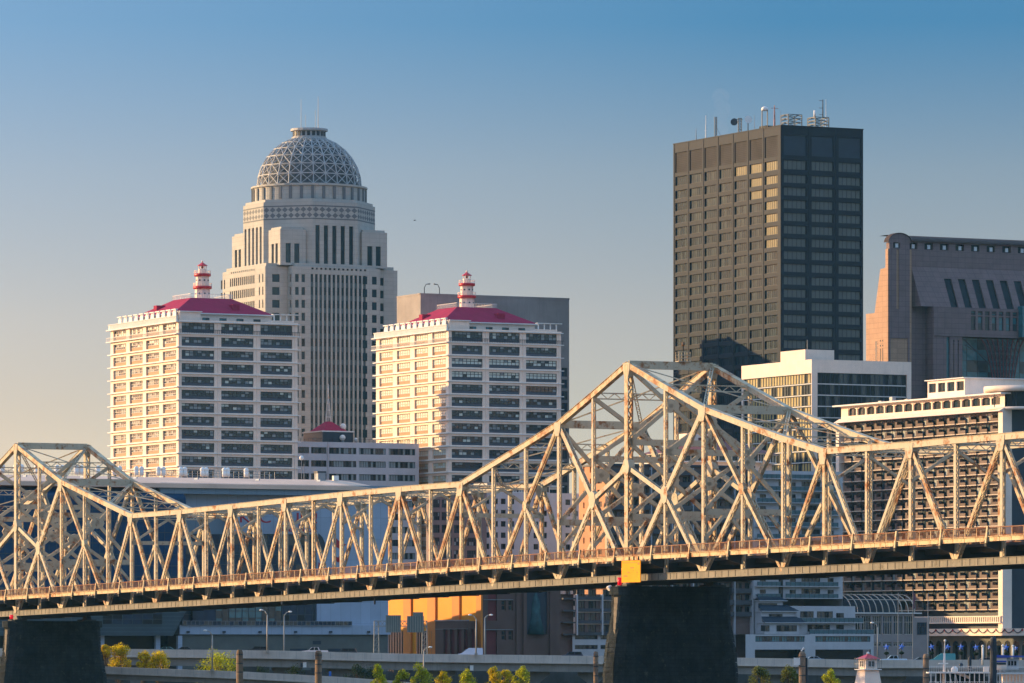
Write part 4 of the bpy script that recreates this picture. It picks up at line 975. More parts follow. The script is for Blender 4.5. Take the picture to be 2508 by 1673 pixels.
def revolving_restaurant():
    D = 1395.; c = corner(1737, D+12); zc = lambda py: CZ+(HY-py)/F*D
    t = thing('rooftop_restaurant', 'eight sided rooftop restaurant with dark red hipped roof and glass band', 'restaurant', c+Z*zc(1160))
    R_ = 17.5; rt = mat('dark red tiles', (.17, .05, .045), var=.2)
    g = MB(); g.lathe(c, [(R_*.95, zc(1400)), (R_*.95, zc(1130))], 8, M['white'], False); g.build('body', t)
    g = MB(); g.lathe(c, [(R_*.97, zc(1130)), (R_*.97, zc(1112))], 8, M['glass'], False); g.build('glass_band', t)
    g = MB()
    for i in range(56):
        q = 2*math.pi*i/56; rr = R_*math.cos(math.pi/8)/math.cos(((q+math.pi/8*0) % (math.pi/4))-math.pi/8)+.05; p = c+Vec((math.cos(q), math.sin(q), 0))*rr; g.bar(p+Z*zc(1131), p+Z*zc(1111), .16, .16, M['trim'])
    g.lathe(c, [(R_+.5, zc(1133)), (R_+.5, zc(1130))], 8, M['trim'], False); g.lathe(c, [(R_+.9, zc(1112)), (R_+.9, zc(1109))], 8, M['trim'], False); g.build('mullions', t)
    g = MB(); g.lathe(c, [(R_+1.2, zc(1110)), (R_*.42, zc(1078)), (R_*.42, zc(1070)), (.1, zc(1066))], 8, rt, False); g.build('roof', t)
    g = MB(); g.box(c-U*9-V*4+Z*zc(1100), U*9, V*6, Z*(zc(1060)-zc(1100)), M['white']); g.build('lift_house', t)
revolving_restaurant()
def pale_wing():
    D = 1398.; O = corner(1166, D); sR, sL = block_sides(O, 0, 0); zc = lambda py: CZ+(HY-py)/F*D; r = sR.s_
    t = thing('pale_brick_wing', 'pale brick hotel wing with paired square windows behind the truss', 'hotel wing', O)
    zt = zc(1205); la = r(1428); ph = 27.7/F*D; ops = []
    for k in range(12):
        for x in (1187, 1208, 1227, 1248, 1307, 1328, 1385, 1404): ops.append((r(x), r(x+11.5), zc(1400)+ph*k-ph*4, zc(1400)+ph*k-ph*4+1.45))
    ops = [o for o in ops if o[3] < zt-.5 and o[2] > 1]
    m = MB(); wall(m, sR, 0, la, 0, zt, ops, .35, M['pale_brick']); shell(m, O, la, 3, 0, zt, M['pale_brick'], M['roofing'], 'abd'); m.build('wall', t)
    for o in ops: window(sR, *o, .3, 2, (1,), [M['glass_black'], M['glass']], M['dark_frame'], .08).build('window', t)
    g = MB(); sp = sR.shift(0, -1); window(sp, r(1200), r(1350), zt, zc(1188), 0, 22, (1,), [M['glass'], M['blind']], M['trim'], .15).build('roof_glazing', t)
    g.box(sp.p(r(1196), zc(1188), .3), sR.t*(r(1354)-r(1196)), V*8, Z*.6, M['metal']); g.build('roof_glazing_cap', t)
pale_wing()
def brick_midrise():
    D = 1390.; O = corner(1052, D); sR, sL = block_sides(O, 0, 0); zc = lambda py: CZ+(HY-py)/F*D; r = sR.s_
    t = thing('brick_midrise', 'dim brown brick block with dark window bands below the bright white tower', 'building', O)
    zt = zc(1186); la = r(1192); ops = [(r(a), r(b), zc(1212+i*31), zc(1192+i*31)) for i in range(9) for a, b in ((1060, 1077), (1082, 1107), (1112, 1136), (1144, 1166))]
    m = MB(); bb = mat('dull pink brick', (.22, .155, .14), var=.15); wall(m, sR, 0, la, 0, zt, ops, .3, bb); shell(m, O, la, 2, 0, zt, bb, M['roofing'], 'abd'); m.build('wall', t)
    for o in ops: window(sR, *o, .25, 4, (1, 1), [M['glass_black'], M['glass'], M['glass'], M['blind']], M['dark_frame'], .1).build('window', t)
brick_midrise()

# ------------------------------------------------------------------ low office with red pyramid and spire between the two white towers
def spire_office():
    D = 1546.; O = corner(727, D); sR, sL = block_sides(O, 0, 0); zc = lambda py: CZ+(HY-py)/F*D; r = sR.s_
    t = thing('spire_office', 'low white office with a red pyramid roof and slender steel spire', 'office building', O)
    la = r(1026); zt = zc(1081); wht = mat('lilac white concrete', (.56, .52, .53), var=.07, streak=.1)
    rows = [(1110+32.2*i, 1094.5+32.2*i) for i in range(11)]; cols = [(729.5, 757), (762, 800), (806, 873), (879, 945), (952, 1017)]
    ops = [(r(a), r(b), zc(y0), zc(y1)) for y0, y1 in rows for a, b in cols]
    m = MB(); wall(m, sR, 0, la, 0, zt, ops, .4, wht); shell(m, O, la, 20, 0, zt, wht, M['roofing'], 'abd'); m.build('wall', t)
    for i, o in enumerate(ops): window(sR, *o, .35, max(3, int((o[1]-o[0])/.75)), (1,), [M['glass'], M['glass_black'], M['blind'], M['blind']] if i % 5 > 1 else [M['glass_black'], M['glass']], M['dark_frame'], .1).build('window', t)
    g = MB(); sbox(g, sR, r(802.5), r(803.8), 0, zt, 0, .5, wht); g.build('fin', t)
    g = MB()
    for sd, x0, x1 in ((sR, 0, la), ):
        n = int((x1-x0)/1.3)
        for i in range(n+1): sbox(g, sd, x0+i*1.3, x0+i*1.3+.07, zt, zt+1.0, -.4, -.33, M['dark_metal'])
        sbox(g, sd, x0, x1, zt+.95, zt+1.05, -.42, -.32, M['dark_metal']); sbox(g, sd, x0, x1, zt+.5, zt+.57, -.42, -.32, M['dark_metal'])
    g.build('roof_railing', t)
    # dark roof house, pyramid, spire
    hx = sR.shift(0, -6); p0 = Vec(hx.p(hx.s_(790), 0)); a_ = hx.s_(865)-hx.s_(790); hl = Side(p0, V, -U); b_ = hl.s_(743)
    z1 = zc(1054); g = MB(); shell(g, p0, a_, b_, zt, z1, M['navy'], M['roofing'], 'abcd'); g.build('roof_house', t)
    g = MB(); shell(g, p0-U*.3-V*.3, a_+.6, b_+.6, z1, z1+.35, M['trim'], M['trim'], 'abcd'); g.build('roof_house_coping', t)
    c = p0+U*a_/2+V*b_/2; z2 = zc(1026); e = .78; k = .13; lo = [p0+U*(a_*(.5+sx*e/2))+V*(b_*(.5+sy*e/2))+Z*(z1+.35) for sx, sy in ((-1, -1), (1, -1), (1, 1), (-1, 1))]
    hi = [c+U*a_*sx*k/2+V*b_*sy*k/2+Z*z2 for sx, sy in ((-1, -1), (1, -1), (1, 1), (-1, 1))]; g = MB()
    for i in range(4): g.face([lo[i], lo[(i+1) % 4], hi[(i+1) % 4], hi[i]], M['red_roof'])
    g.face(hi, M['red_roof']); g.build('pyramid_roof', t)
    g = MB(); zs = zc(932)
    for i in range(8):
        q = 2*math.pi*i/8; g.tube(c+Vec((math.cos(q)*.85, math.sin(q)*.85, z2)), c+Vec((math.cos(q)*.18, math.sin(q)*.18, z2+(zs-z2)*.62)), .07, .05, 5, M['trim'])
    g.tube(c+Z*z2, c+Z*(z2+(zs-z2)*.62), .32, .2, 8, M['metal']); g.tube(c+Z*(z2+(zs-z2)*.6), c+Z*zs, .28, .04, 8, M['trim'])
    for f in (.12, .3, .48): g.lathe(c+Z*(z2+(zs-z2)*f), [(.9-f*1.1, -.08), (.95-f*1.1, 0), (.9-f*1.1, .08)], 8, M['trim'])
    g.build('spire', t)
    for i, (px, py, rr) in enumerate(((851, 1045, .9), (836, 1076, .9), (869, 1078, .6))):
        g = MB(); p = Vec(hx.p(hx.s_(px), 0, .8 if i else -3)); z0 = z1+.3 if i == 0 else zt; g.tube(p+Z*z0, p+Z*(z0+rr*1.3), rr*.55, rr*.55, 8, M['metal']); g.ball(p+Z*(z0+rr*1.7), rr, M['trim'], 8); g.build('roof_vent', t)
spire_office()
# ------------------------------------------------------------------ riverside arena
def arena():
    D = 1205.; O = corner(-140, D); sR, sL = block_sides(O, 0, 0); r = sR.s_
    z = sR.z_
    t = thing('sports_arena', 'large arena of blue glass and pale panels under a wide white roof', 'arena', O+U*60)
    def box(name, x0, x1, y0, y1, d, depth, mt, roof=None):
        sd = sR.shift(0, d); g = MB(); a0, a1 = sd.s_(x0), sd.s_(x1); zm = (a0+a1)/2; z0 = 0 if y0 is None else sd.z_(y0, zm); z1 = sd.z_(y1, zm)
        shell(g, Vec(sd.p(a0, 0)), a1-a0, depth, z0, z1, mt, roof or mt, 'abcd'); return g.build(name, t), sd, a0, a1, z0, z1
    box('core_wall', 440, 950, None, 1192, -3.0, 60, M['arena_fascia'])
    box('fascia', 392, 962, 1212.5, 1186.5, .6, 3.4, M['arena_fascia'])
    box('upper_wall', 440, 952, 1246, 1212.5, -2.2, 3, M['arena_white'])
    box('white_wall', 560, 778, 1308, 1240, -1.2, 3, M['arena_white'])
    box('end_wall', 776, 951, None, 1214, 0., 12, M['arena_white'])
    # blue glass bowl at the near end: quarter-round shoulder under the roof
    sb = sR.shift(0, -1.0); g = MB(); n = 10; x0 = sb.s_(-160)
    ztop = sb.z_(1183, sb.s_(300)); zb = sb.z_(1440, sb.s_(300)); zsh = sb.z_(1224, sb.s_(440)); xe0, xe1 = sb.s_(391), sb.s_(446)
    cols = [sb.s_(-160), sb.s_(0), sb.s_(150), sb.s_(300)]
    prof = [(zb, 2.2)]+[(zsh+(ztop-zsh)*math.sin(math.pi/2*i/n), 2.2-9*(1-math.cos(math.pi/2*i/n))) for i in range(n+1)]
    edge = lambda zz: xe0+(xe1-xe0)*math.cos(math.asin(max(0, min(1, (zz-zsh)/(ztop-zsh)))))
    gb = glass('arena blue glass', (.004, .045, .11), rough=.35, spec=.2, var=.25); rm = M['arena_roof']
    for i in range(len(prof)-1):
        (za, da), (zb_, db) = prof[i], prof[i+1]
        mt = gb if i < 6 else rm
        for a, b in zip(cols, cols[1:]): g.face([sb.p(a, za, da), sb.p(b, za, da), sb.p(b, zb_, db), sb.p(a, zb_, db)], mt, True)
        g.face([sb.p(cols[-1], za, da), sb.p(edge(za), za, da), sb.p(edge(zb_), zb_, db), sb.p(cols[-1], zb_, db)], mt, True)
        g.face([sb.p(edge(za), za, da), sb.p(edge(za), za, -9), sb.p(edge(zb_), zb_, -9), sb.p(edge(zb_), zb_, db)], M['arena_fascia'])
    g.build('glass_bowl', t)
    g = MB()
    for k in range(1, 8):
        zz = zb+(zsh-zb)*k/8; sbox(g, sb, cols[0], xe1-.2, zz-.08, zz+.08, 2.2, 2.3, M['slate_wall'])
    for k in range(34): 
        a = cols[0]+(xe1-cols[0])*k/34; sbox(g, sb, a, a+.08, zb, zsh, 2.2, 2.26, M['slate_wall'])
    g.build('bowl_mullions', t)
    # shallow curved roof with a bowed end
    g = MB(); na, nb = 40, 6; a0, a1 = r(-160), r(987)
    def rp(i, j, low=0.):
        a = a0+(a1-a0)*i/na; b = 1.2-64*j/nb; f = max(0., (a-r(842))/(a1-r(842)))
        zz = z(1187, r(600))+1.9*math.sin(math.pi/2*min(1, j/1.5))+.6*j/nb - 2.2*f*f - low
        return sR.p(a, zz, b)
    for i in range(na):
        for j in range(nb): g.face([rp(i, j), rp(i+1, j), rp(i+1, j+1), rp(i, j+1)], rm, True)
        g.face([rp(i, 0), rp(i, 0, 1.), rp(i+1, 0, 1.), rp(i+1, 0)], rm)
    for j in range(nb): g.face([rp(na, j), rp(na, j, 2.), rp(na, j+1, 2.), rp(na, j+1)], rm)
    for x in (60, 200, 330, 480, 630, 780): 
        a = r(x); sbox(g, sR, a, a+.25, z(1187, r(600))+1.0, z(1187, r(600))+1.4, -1, 1.0, M['arena_white'])
    g.build('roof', t)
    # unseen rear block added to shade the arts hall, roof sloping away from the river
    g = MB(); o = O+V*66; l0, l1 = r(300), r(950); A, B = o+U*l0, o+U*l1; C_, D_ = B+V*58, A+V*58
    g.face([A+Z*20, B+Z*20, B+Z*38.5, A+Z*38.5], M['arena_fascia']); g.face([B, C_, C_+Z*33, B+Z*38.5], M['arena_fascia']); g.face([A, D_, D_+Z*33, A+Z*38.5], M['arena_fascia']); g.face([C_, D_, D_+Z*33, C_+Z*33], M['arena_fascia']); g.face([A+Z*38.5, B+Z*38.5, C_+Z*33, D_+Z*33], M['roofing']); g.build('shadow_block', t)
    # glass entrance hall, dark panels
    def gl(name, x0, x1, y0, y1, d, nx, rows, gs, fr, bar=.14):
        sd = sR.shift(0, d); a0, a1 = sd.s_(x0), sd.s_(x1); zm = (a0+a1)/2; window(sd, a0, a1, sd.z_(y0, zm), sd.z_(y1, zm), 0, nx, rows, gs, fr, bar).build(name, t)
    gl('glass_wall', 446, 770, 1530, 1309, -.6, 14, [1]*9, [M['glass_deep'], M['glass_deep'], M['glass_deep'], M['glass']], M['slate_wall'])
    gl('lobby_glass', 528, 690, 1531, 1462, .4, 10, [1]*4, [M['glass_teal'], M['glass'], M['glass'], M['glass_teal']], M['dark_frame'])
    gl('lobby_glass', 690, 765, 1531, 1455, .5, 4, [1]*3, [M['glass_deep'], M['glass_black']], M['slate_wall'])
    box('panel', 472, 528, 1531, 1440, .6, 2, M['glass_deep'])
    gl('terrace_glass', 447, 862, 1532, 1521, 2.4, 40, [1], [M['glass'], M['glass_deep']], M['metal'], .08)
    box('terrace_band', 440, 957, 1554, 1531, 2.0, 5, M['arena_white'])
    box('stone_base', 436, 950, None, 1554, 1.4, 6, M['podium'])
    for x in (460, 548, 636, 723, 809, 902): g = MB(); sd = sR.shift(0, 2.0); zz = sd.z_(1548, sd.s_(x)); sbox(g, sd, sd.s_(x-3), sd.s_(x+3), zz-.2, zz+.25, 0, .5, M['navy']); g.build('wall_lamp', t)
    for x0, x1, y in ((766, 786, 1573), (710, 752, 1592), (802, 850, 1592)): g = MB(); sd = sR.shift(0, 1.4); zz = sd.z_(y, sd.s_(x0)); sbox(g, sd, sd.s_(x0), sd.s_(x1), zz-.5, zz+.3, 0, .06, M['navy']); g.build('base_opening', t)
    # slanting slate storey on columns at the near end
    sd = sR.shift(0, 4.0); g = MB(); x0 = sd.s_(-160); zz = lambda y: sd.z_(y, sd.s_(350)); P4 = [(sd.s_(424), zz(1557)), (sd.s_(470), zz(1470)), (sd.s_(478), zz(1440)), (x0, zz(1440)), (x0, zz(1557))]
    g.prism([sd.p(a, q, 0) for a, q in P4], V*14, M['slate_wall']); g.build('slanting_storey', t)
    gl('dark_glass_band', 250, 398, 1530, 1490, 4.05, 6, [1]*3, [M['glass_black'], M['glass_deep']], M['slate_wall'])
    for x in (245, 382, 436): g = MB(); s2 = sR.shift(0, 2.5); a = s2.s_(x); sbox(g, s2, a, a+1.1, 0, zz(1557), -1.1, 0, M['arena_white']); g.build('column', t)
    box('undercroft', -150, 440, None, 1556, -6, 2, M['glass_black'])
    # red lettering, only partly seen through the trusses
    rl = mat('red sign letters', (.40, .015, .03), rough=.5, var=.05)
    def text(s_, x0, x1, y0, y1, nm):
        cu = bpy.data.curves.new(nm, 'FONT'); cu.body = s_; cu.extrude = .12; cu.materials.append(rl); ob = bpy.data.objects.new(nm, cu); COL.objects.link(ob)
        bpy.context.view_layer.update(); w0 = ob.dimensions.x; h0 = max(ob.dimensions.y, .01)
        s2 = sR.shift(0, 1.95); a0, a1 = s2.s_(x0), s2.s_(x1); za, zb = s2.z_(y1, a0), s2.z_(y0, a0)
        dg = bpy.context.evaluated_depsgraph_get(); me = bpy.data.meshes.new_from_object(ob.evaluated_get(dg)); bpy.data.objects.remove(ob)
        mn = [min(v.co[i] for v in me.vertices) for i in (0, 1)]; mxx = [max(v.co[i] for v in me.vertices) for i in (0, 1)]
        org = ORG[t.name]
        for v in me.vertices:
            p = s2.p(a0+(a1-a0)*(v.co.x-mn[0])/(mxx[0]-mn[0]), za+(zb-za)*(v.co.y-mn[1])/(mxx[1]-mn[1]), v.co.z); v.co = p-org
        o = bpy.data.objects.new('lettering', me); COL.objects.link(o); o.parent = t; o['label'] = nm
    text('KFC YUM!', 588, 776, 1254, 1280, 'red letters spelling the arena name'); text('CENTER', 690, 776, 1284, 1302, 'smaller red letters under the arena name')
    # curved red and dark supergraphic on the pale end wall
    s2 = sR.shift(0, .08); g = MB(); Q = lambda x, y: s2.p(s2.s_(x), s2.z_(y, s2.s_(x)))
    g.face([Q(818, 1313), Q(829, 1324), Q(841, 1331), Q(848, 1333), Q(836, 1345), Q(824, 1340), Q(818, 1336)], rl)
    g.face([Q(818, 1360), Q(828, 1366), Q(836, 1356), Q(834, 1372), Q(828, 1378), Q(818, 1368)], rl)
    g.build('wall_graphic', t)
    g = MB(); s2 = sR.shift(0, .12); Q = lambda x, y: s2.p(s2.s_(x), s2.z_(y, s2.s_(x))); g.face([Q(780, 1306), Q(790, 1316), Q(796, 1330), Q(796, 1352), Q(786, 1356), Q(778, 1350)], M['navy']); g.face([Q(780, 1376), Q(790, 1388), Q(790, 1402), Q(780, 1404)], rl); g.build('wall_graphic', t)
    # roof rail, vents and plant along the ridge
    zr = z(1165, r(500)); bk = -18.
    g = MB(); 
    for h in (.5, 1.1, 1.7): sbox(g, sR, r(-150), r(740), zr+h, zr+h+.1, bk, bk+.1, M['metal'])
    for i in range(70): a = r(-150)+i*1.33; sbox(g, sR, a, a+.08, zr-.2, zr+1.8, bk, bk+.1, M['metal'])
    g.build('roof_railing', t)
    for x in (12, 25, 62, 75, 108, 122, 160, 172, 210, 222, 258, 270, 311, 352, 365, 406, 419, 461, 473, 516, 526, 570, 579, 624, 632, 678):
        g = MB(); a = r(x); p = sR.p(a, zr+1.0, bk+.5); g.tube(p-Z*.6, p+Z*.8, .55, .55, 10, M['trim']); g.ball(p+Z*1.0, .62, M['trim'], 6); g.build('roof_vent', t)
    g = MB(); a = r(814); g.box(sR.p(a, zr-.8, -8), U*2.0, V*2.0, Z*2.2, M['metal']); g.box(sR.p(a-.1, zr+1.3, -8.1), U*2.3, V*2.2, Z*.5, M['dark_metal']); g.build('roof_unit', t)
    g = MB(); a = r(853); g.box(sR.p(a, zr-.4, -8), U*1.3, V*1.0, Z*1.2, M['trim']); g.build('roof_unit', t)
    for x, h in ((773, 4.6), (791, 5.0), (797, 3.6)): g = MB(); p = sR.p(r(x), zr, -12); g.tube(p, p+Z*h, .1, .07, 6, M['metal']); (g.ball(p+Z*h, .55, M['trim'], 6) if x == 791 else None); g.build('roof_mast', t)
arena()

# ------------------------------------------------------------------ ochre arts hall
def arts_hall():
    D = 1300.; O = corner(1182.5, D); sR, sL = block_sides(O, 0, 0); zc = lambda py: CZ+(HY-py)/F*D; r = sR.s_; l = sL.s_
    t = thing('arts_hall', 'ochre and brown arts hall with tall orange pilasters facing the sun', 'hall', O)
    la = r(1373); lb = l(951); zt = zc(1428)
    m = MB(); shell(m, O, la, lb, 0, zt, M['ochre'], M['roofing'], 'abd'); m.build('wall', t)
    bw = mat('brown rendered front', (.135, .072, .055), var=.18, scale=.15)
    ops = [(r(1195), r(1217), zc(1468), zc(1434)), (r(1195), r(1217), zc(1520), zc(1470)), (r(1192), r(1217), 0, zc(1544)), (r(1288), r(1341), zc(1554), zt-1)]
    for y0, y1 in ((1442, 1434), (1495, 1470), (1568, 1544)):
        for a, b in ((1228, 1239), (1245, 1256)): ops.append((r(a), r(b), zc(y0), zc(y1)))
    m = MB(); wall(m, sR, 0, la, 0, zt, ops, .5, bw); m.build('front', t)
    for i, o in enumerate(ops):
        mt = [M['wine']]*3+[None]+[M['glass_black']]*6
        if mt[i] is None:
            tm = mat('verdigris relief', (.03, .085, .09), var=.5, scale=.6); g = MB(); xm = (o[0]+o[1])/2
            g.face([sR.p(o[0], o[2], -.45), sR.p(o[1], o[2], -.45), sR.p(o[1], o[3], -.45), sR.p(o[0], o[3], -.45)], M['navy'])
            g.lathe(sR.p(xm, 0, -.9), [(2.4, o[2]), (1.5, o[2]+4), (1.2, o[2]+8), (.7, o[3]-2), (.2, o[3])], 12, tm); g.build('niche', t)
        else: window(sR, *o, .4, 1, (1, 1), [mt[i]], M['brown_plank'] if i > 3 else None, .2).build('panel' if i < 3 else 'window', t)
    for a, b in ((992, 1010), (1050.6, 1070), (1111, 1129), (1170, 1182.4)):
        g = MB(); x0, x1 = l(b), l(a); sbox(g, sL, x0, x1, 0, zt-.05, .004, .5, M['ochre_dark']); g.build('pilaster', t)
    for x in (1263, 1280, 1345): g = MB(); sbox(g, sR, r(x), r(x+8), 0, zt, 0, .5, bw); g.build('front_pilaster', t)
    # low front range with wine red bays
    s2 = sL.shift(2.0, 3.2); g = MB(); x0, x1 = 0, s2.s_(1066); zl = zc(1521)
    ow = [(s2.s_(b), s2.s_(a), 0, zc(1541)) for a, b in ((1086, 1096), (1102, 1113), (1119, 1130), (1136, 1147), (1152, 1162))]
    wall(g, s2, x0, x1, 0, zl, ow, .5, bw); g.face([s2.p(x0, zl), s2.p(x1, zl), s2.p(x1, zl, -3.2), s2.p(x0, zl, -3.2)], bw); g.face([s2.p(x0, 0), s2.p(x0, zl), s2.p(x0, zl, -3.2), s2.p(x0, 0, -3.2)], bw); g.build('front_range', t)
    for o in ow: window(s2, *o, .4, 1, (1,), [M['wine']], None).build('bay_panel', t)
    g = MB(); sbox(g, s2, x0-.2, x1, zl, zl+.3, -.4, .2, M['metal']); sbox(g, s2, x0-.2, x1, zc(1541), zc(1540), 0, .15, M['metal']); g.build('string_course', t)
    g = MB(); sbox(g, sR, .2, r(1256), zc(1469.5), zc(1468), 0, .25, M['metal']); sbox(g, sR, .2, r(1256), zc(1543), zc(1541.5), 0, .25, M['metal']); g.build('front_course', t)
    s3 = sL.shift(0, .6); g = MB()
    for i in range(7): sbox(g, s3, l(1063-i*6), l(1060-i*6), 0, zc(1545), -.5, -.1, M['navy'])
    for i in range(8): sbox(g, s3, l(1002-i*6.5), l(998-i*6.5), 0, zc(1545), -.5, -.1, M['navy'])
    g.build('louvre_strip', t)
arts_hall()

# ------------------------------------------------------------------ glass conservatory between the apartments and the slab hotel
def conservatory():
    D = 1385.; O = corner(2085, D); sR, sL = block_sides(O, 0, 0); zc = lambda py: CZ+(HY-py)/F*D; r = sR.s_
    t = thing('conservatory', 'barrel vaulted steel conservatory on a pink base beside the white apartments', 'conservatory', O)
    la = r(2240); z0, z1 = zc(1500), zc(1455); pk = mat('pinkish base wall', (.33, .27, .25), var=.12)
    ops = [(r(2085+26*i), r(2107+26*i), zc(1554), zc(1508)) for i in range(6)]+[(r(2085+26*i), r(2106+26*i), zc(1583), zc(1573)) for i in range(6)]
    m = MB(); wall(m, sR, 0, la, 0, z0, ops, .4, pk); shell(m, O, la, 3, 0, z0, pk, M['roofing'], 'abd'); sbox(m, sR, la, la+4.4, 0, zc(1512), -3, .0, pk); m.build('base_wall', t)
    for o in ops: window(sR, *o, .35, 4, (2, 1), [M['glass_black'], M['glass'], M['glass_deep']], M['pale_frame'], .12).build('window', t)
    window(sR, r(2246), r(2269), zc(1554), zc(1524), -.05, 4, (2, 1), [M['glass_black'], M['glass_deep']], M['dark_frame'], .12).build('window', t)
    g = MB(); sbox(g, sR, -1, la+2, z0-.3, z0, -1, .5, M['trim']); g.build('cornice', t)
    for i in range(11):
        a = la*i/10; g = MB(); pts = [sR.p(a, z0+(z1-z0)*math.sin(math.pi/2*j/8), -7*(1-math.cos(math.pi/2*j/8))) for j in range(9)]
        for p, q in zip(pts, pts[1:]): g.bar(p, q, .16, .22, M['pale_frame'])
        g.build('rib', t)
    for j in (4, 8):
        g = MB(); zz, d = z0+(z1-z0)*math.sin(math.pi/2*j/8), -7*(1-math.cos(math.pi/2*j/8)); g.bar(sR.p(0, zz, d), sR.p(la, zz, d), .2, .2, M['pale_frame']); g.build('purlin', t)
    g = MB(); g.face([sR.p(0, z0, -8), sR.p(la, z0, -8), sR.p(la, z1-.3, -8), sR.p(0, z1-.3, -8)], M['glass_deep']); g.build('rear_glazing', t)
conservatory()
# ------------------------------------------------------------------ steel cantilever truss bridge on stone piers
PAINT = mat('rust stained cream paint', (.55, .465, .325), rough=.65, spec=.25, var=.12, rust=((.30, .10, .02), .535, .64, .38), streak=.22)
PAINT_R = mat('heavily rusted cream paint', (.55, .44, .27), rough=.65, var=.12, rust=((.30, .10, .02), .47, .60, .45))
RUSTY = mat('rusty railing paint', (.26, .15, .09), rough=.8, var=.35, scale=1.2, rust=((.24, .07, .015), .42, .58, .8))
FASC = mat('rust streaked walkway edge', (.60, .45, .24), rough=.6, var=.15, rust=((.36, .11, .015), .50, .62, .55))
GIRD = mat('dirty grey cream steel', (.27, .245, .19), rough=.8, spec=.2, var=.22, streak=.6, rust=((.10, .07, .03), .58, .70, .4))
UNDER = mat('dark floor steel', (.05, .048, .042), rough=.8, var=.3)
ROAD = mat('asphalt deck', (.06, .058, .055), rough=.9, var=.2)
P0 = Vec((286/F*822, 822, 0)); WT = 14.8
ZD = [(-175, 15.4), (-113.4, 15.03), (-55.2, 14.45), (0, 13.9), (62.7, 12.9), (162, 11.4), (255, 10.0), (330, 8.8)]
def zdeck(s):
    for (a, za), (b, zb) in zip(ZD, ZD[1:]):
        if s <= b: return CZ+za+(zb-za)*(s-a)/(b-a)
    return CZ+ZD[-1][1]
def sk(k): return k*11.6 if k >= 0 else k*12.0
TOPY = {-9: 1062, -8: 1071, -7: 1082, -6: 1090, -5: 1098, -4: 1067, -3: 1031, -2: 994, -1: 940, 0: 886, 1: 961, 2: 1032, 3: 1084, 4: 1132, 5: 1180, 6: 1186, 7: 1192, 8: 1199,
        9: 1206, 10: 1213.5, 11: 1220.5, 12: 1228, 13: 1235, 14: 1241.5, 15: 1248, 16: 1253.5, 17: 1258, 18: 1230, 19: 1202, 20: 1174, 21: 1130, 22: 1086}
def BP(s, w_, z): return P0+V*s+U*w_+Z*z
def ztop(k):
    if k in TOPY: s = sk(k); return CZ+(HY-TOPY[k])/F*(P0.y+V.y*s)
    if k > 22: return zdeck(sk(k))+ztop(44-k)-zdeck(sk(44-k))
    return zdeck(sk(k))+ztop(-9)-zdeck(sk(-9))
CH = -2.9                                            # bottom chord below the walkway edge
def TP(k, w_): return BP(sk(k), w_, ztop(k)-.45)
def BT(k, w_): return BP(sk(k), w_, zdeck(sk(k))+CH)
K0, K1 = -18, 25
def laced(mb, p, q, w_, d, mt, pitch=.85, plates=True, lace=.085, both=True):
    """built-up member: two side plates (facing the truss' sides) joined by zigzag lacing; w_ in the truss plane, d across"""
    p = Vec(p); q = Vec(q); ax = (q-p); L = ax.length; ax /= L
    nrm = U; inp = ax.cross(nrm).normalized()
    for sgn in (-1, 1):
        mb.bar(p+nrm*sgn*(d/2-.05), q+nrm*sgn*(d/2-.05), w_, .09, mt, inp)
    n = max(2, int(L/pitch))
    for sgn in (-1, 1):
        o = inp*sgn*(w_/2-.04)
        for i in range(n):
            a = p+ax*L*i/n+o; b = p+ax*L*(i+1)/n+o; s1 = 1 if i % 2 else -1
            mb.bar(a+nrm*s1*(d/2-.1), b-nrm*s1*(d/2-.1), lace, .05, mt, ax.cross(inp))
    for f in (0.02, .98): mb.bar(p+ax*(L*f-.35), p+ax*(L*f+.35), w_*.96, d*.96, mt, inp)
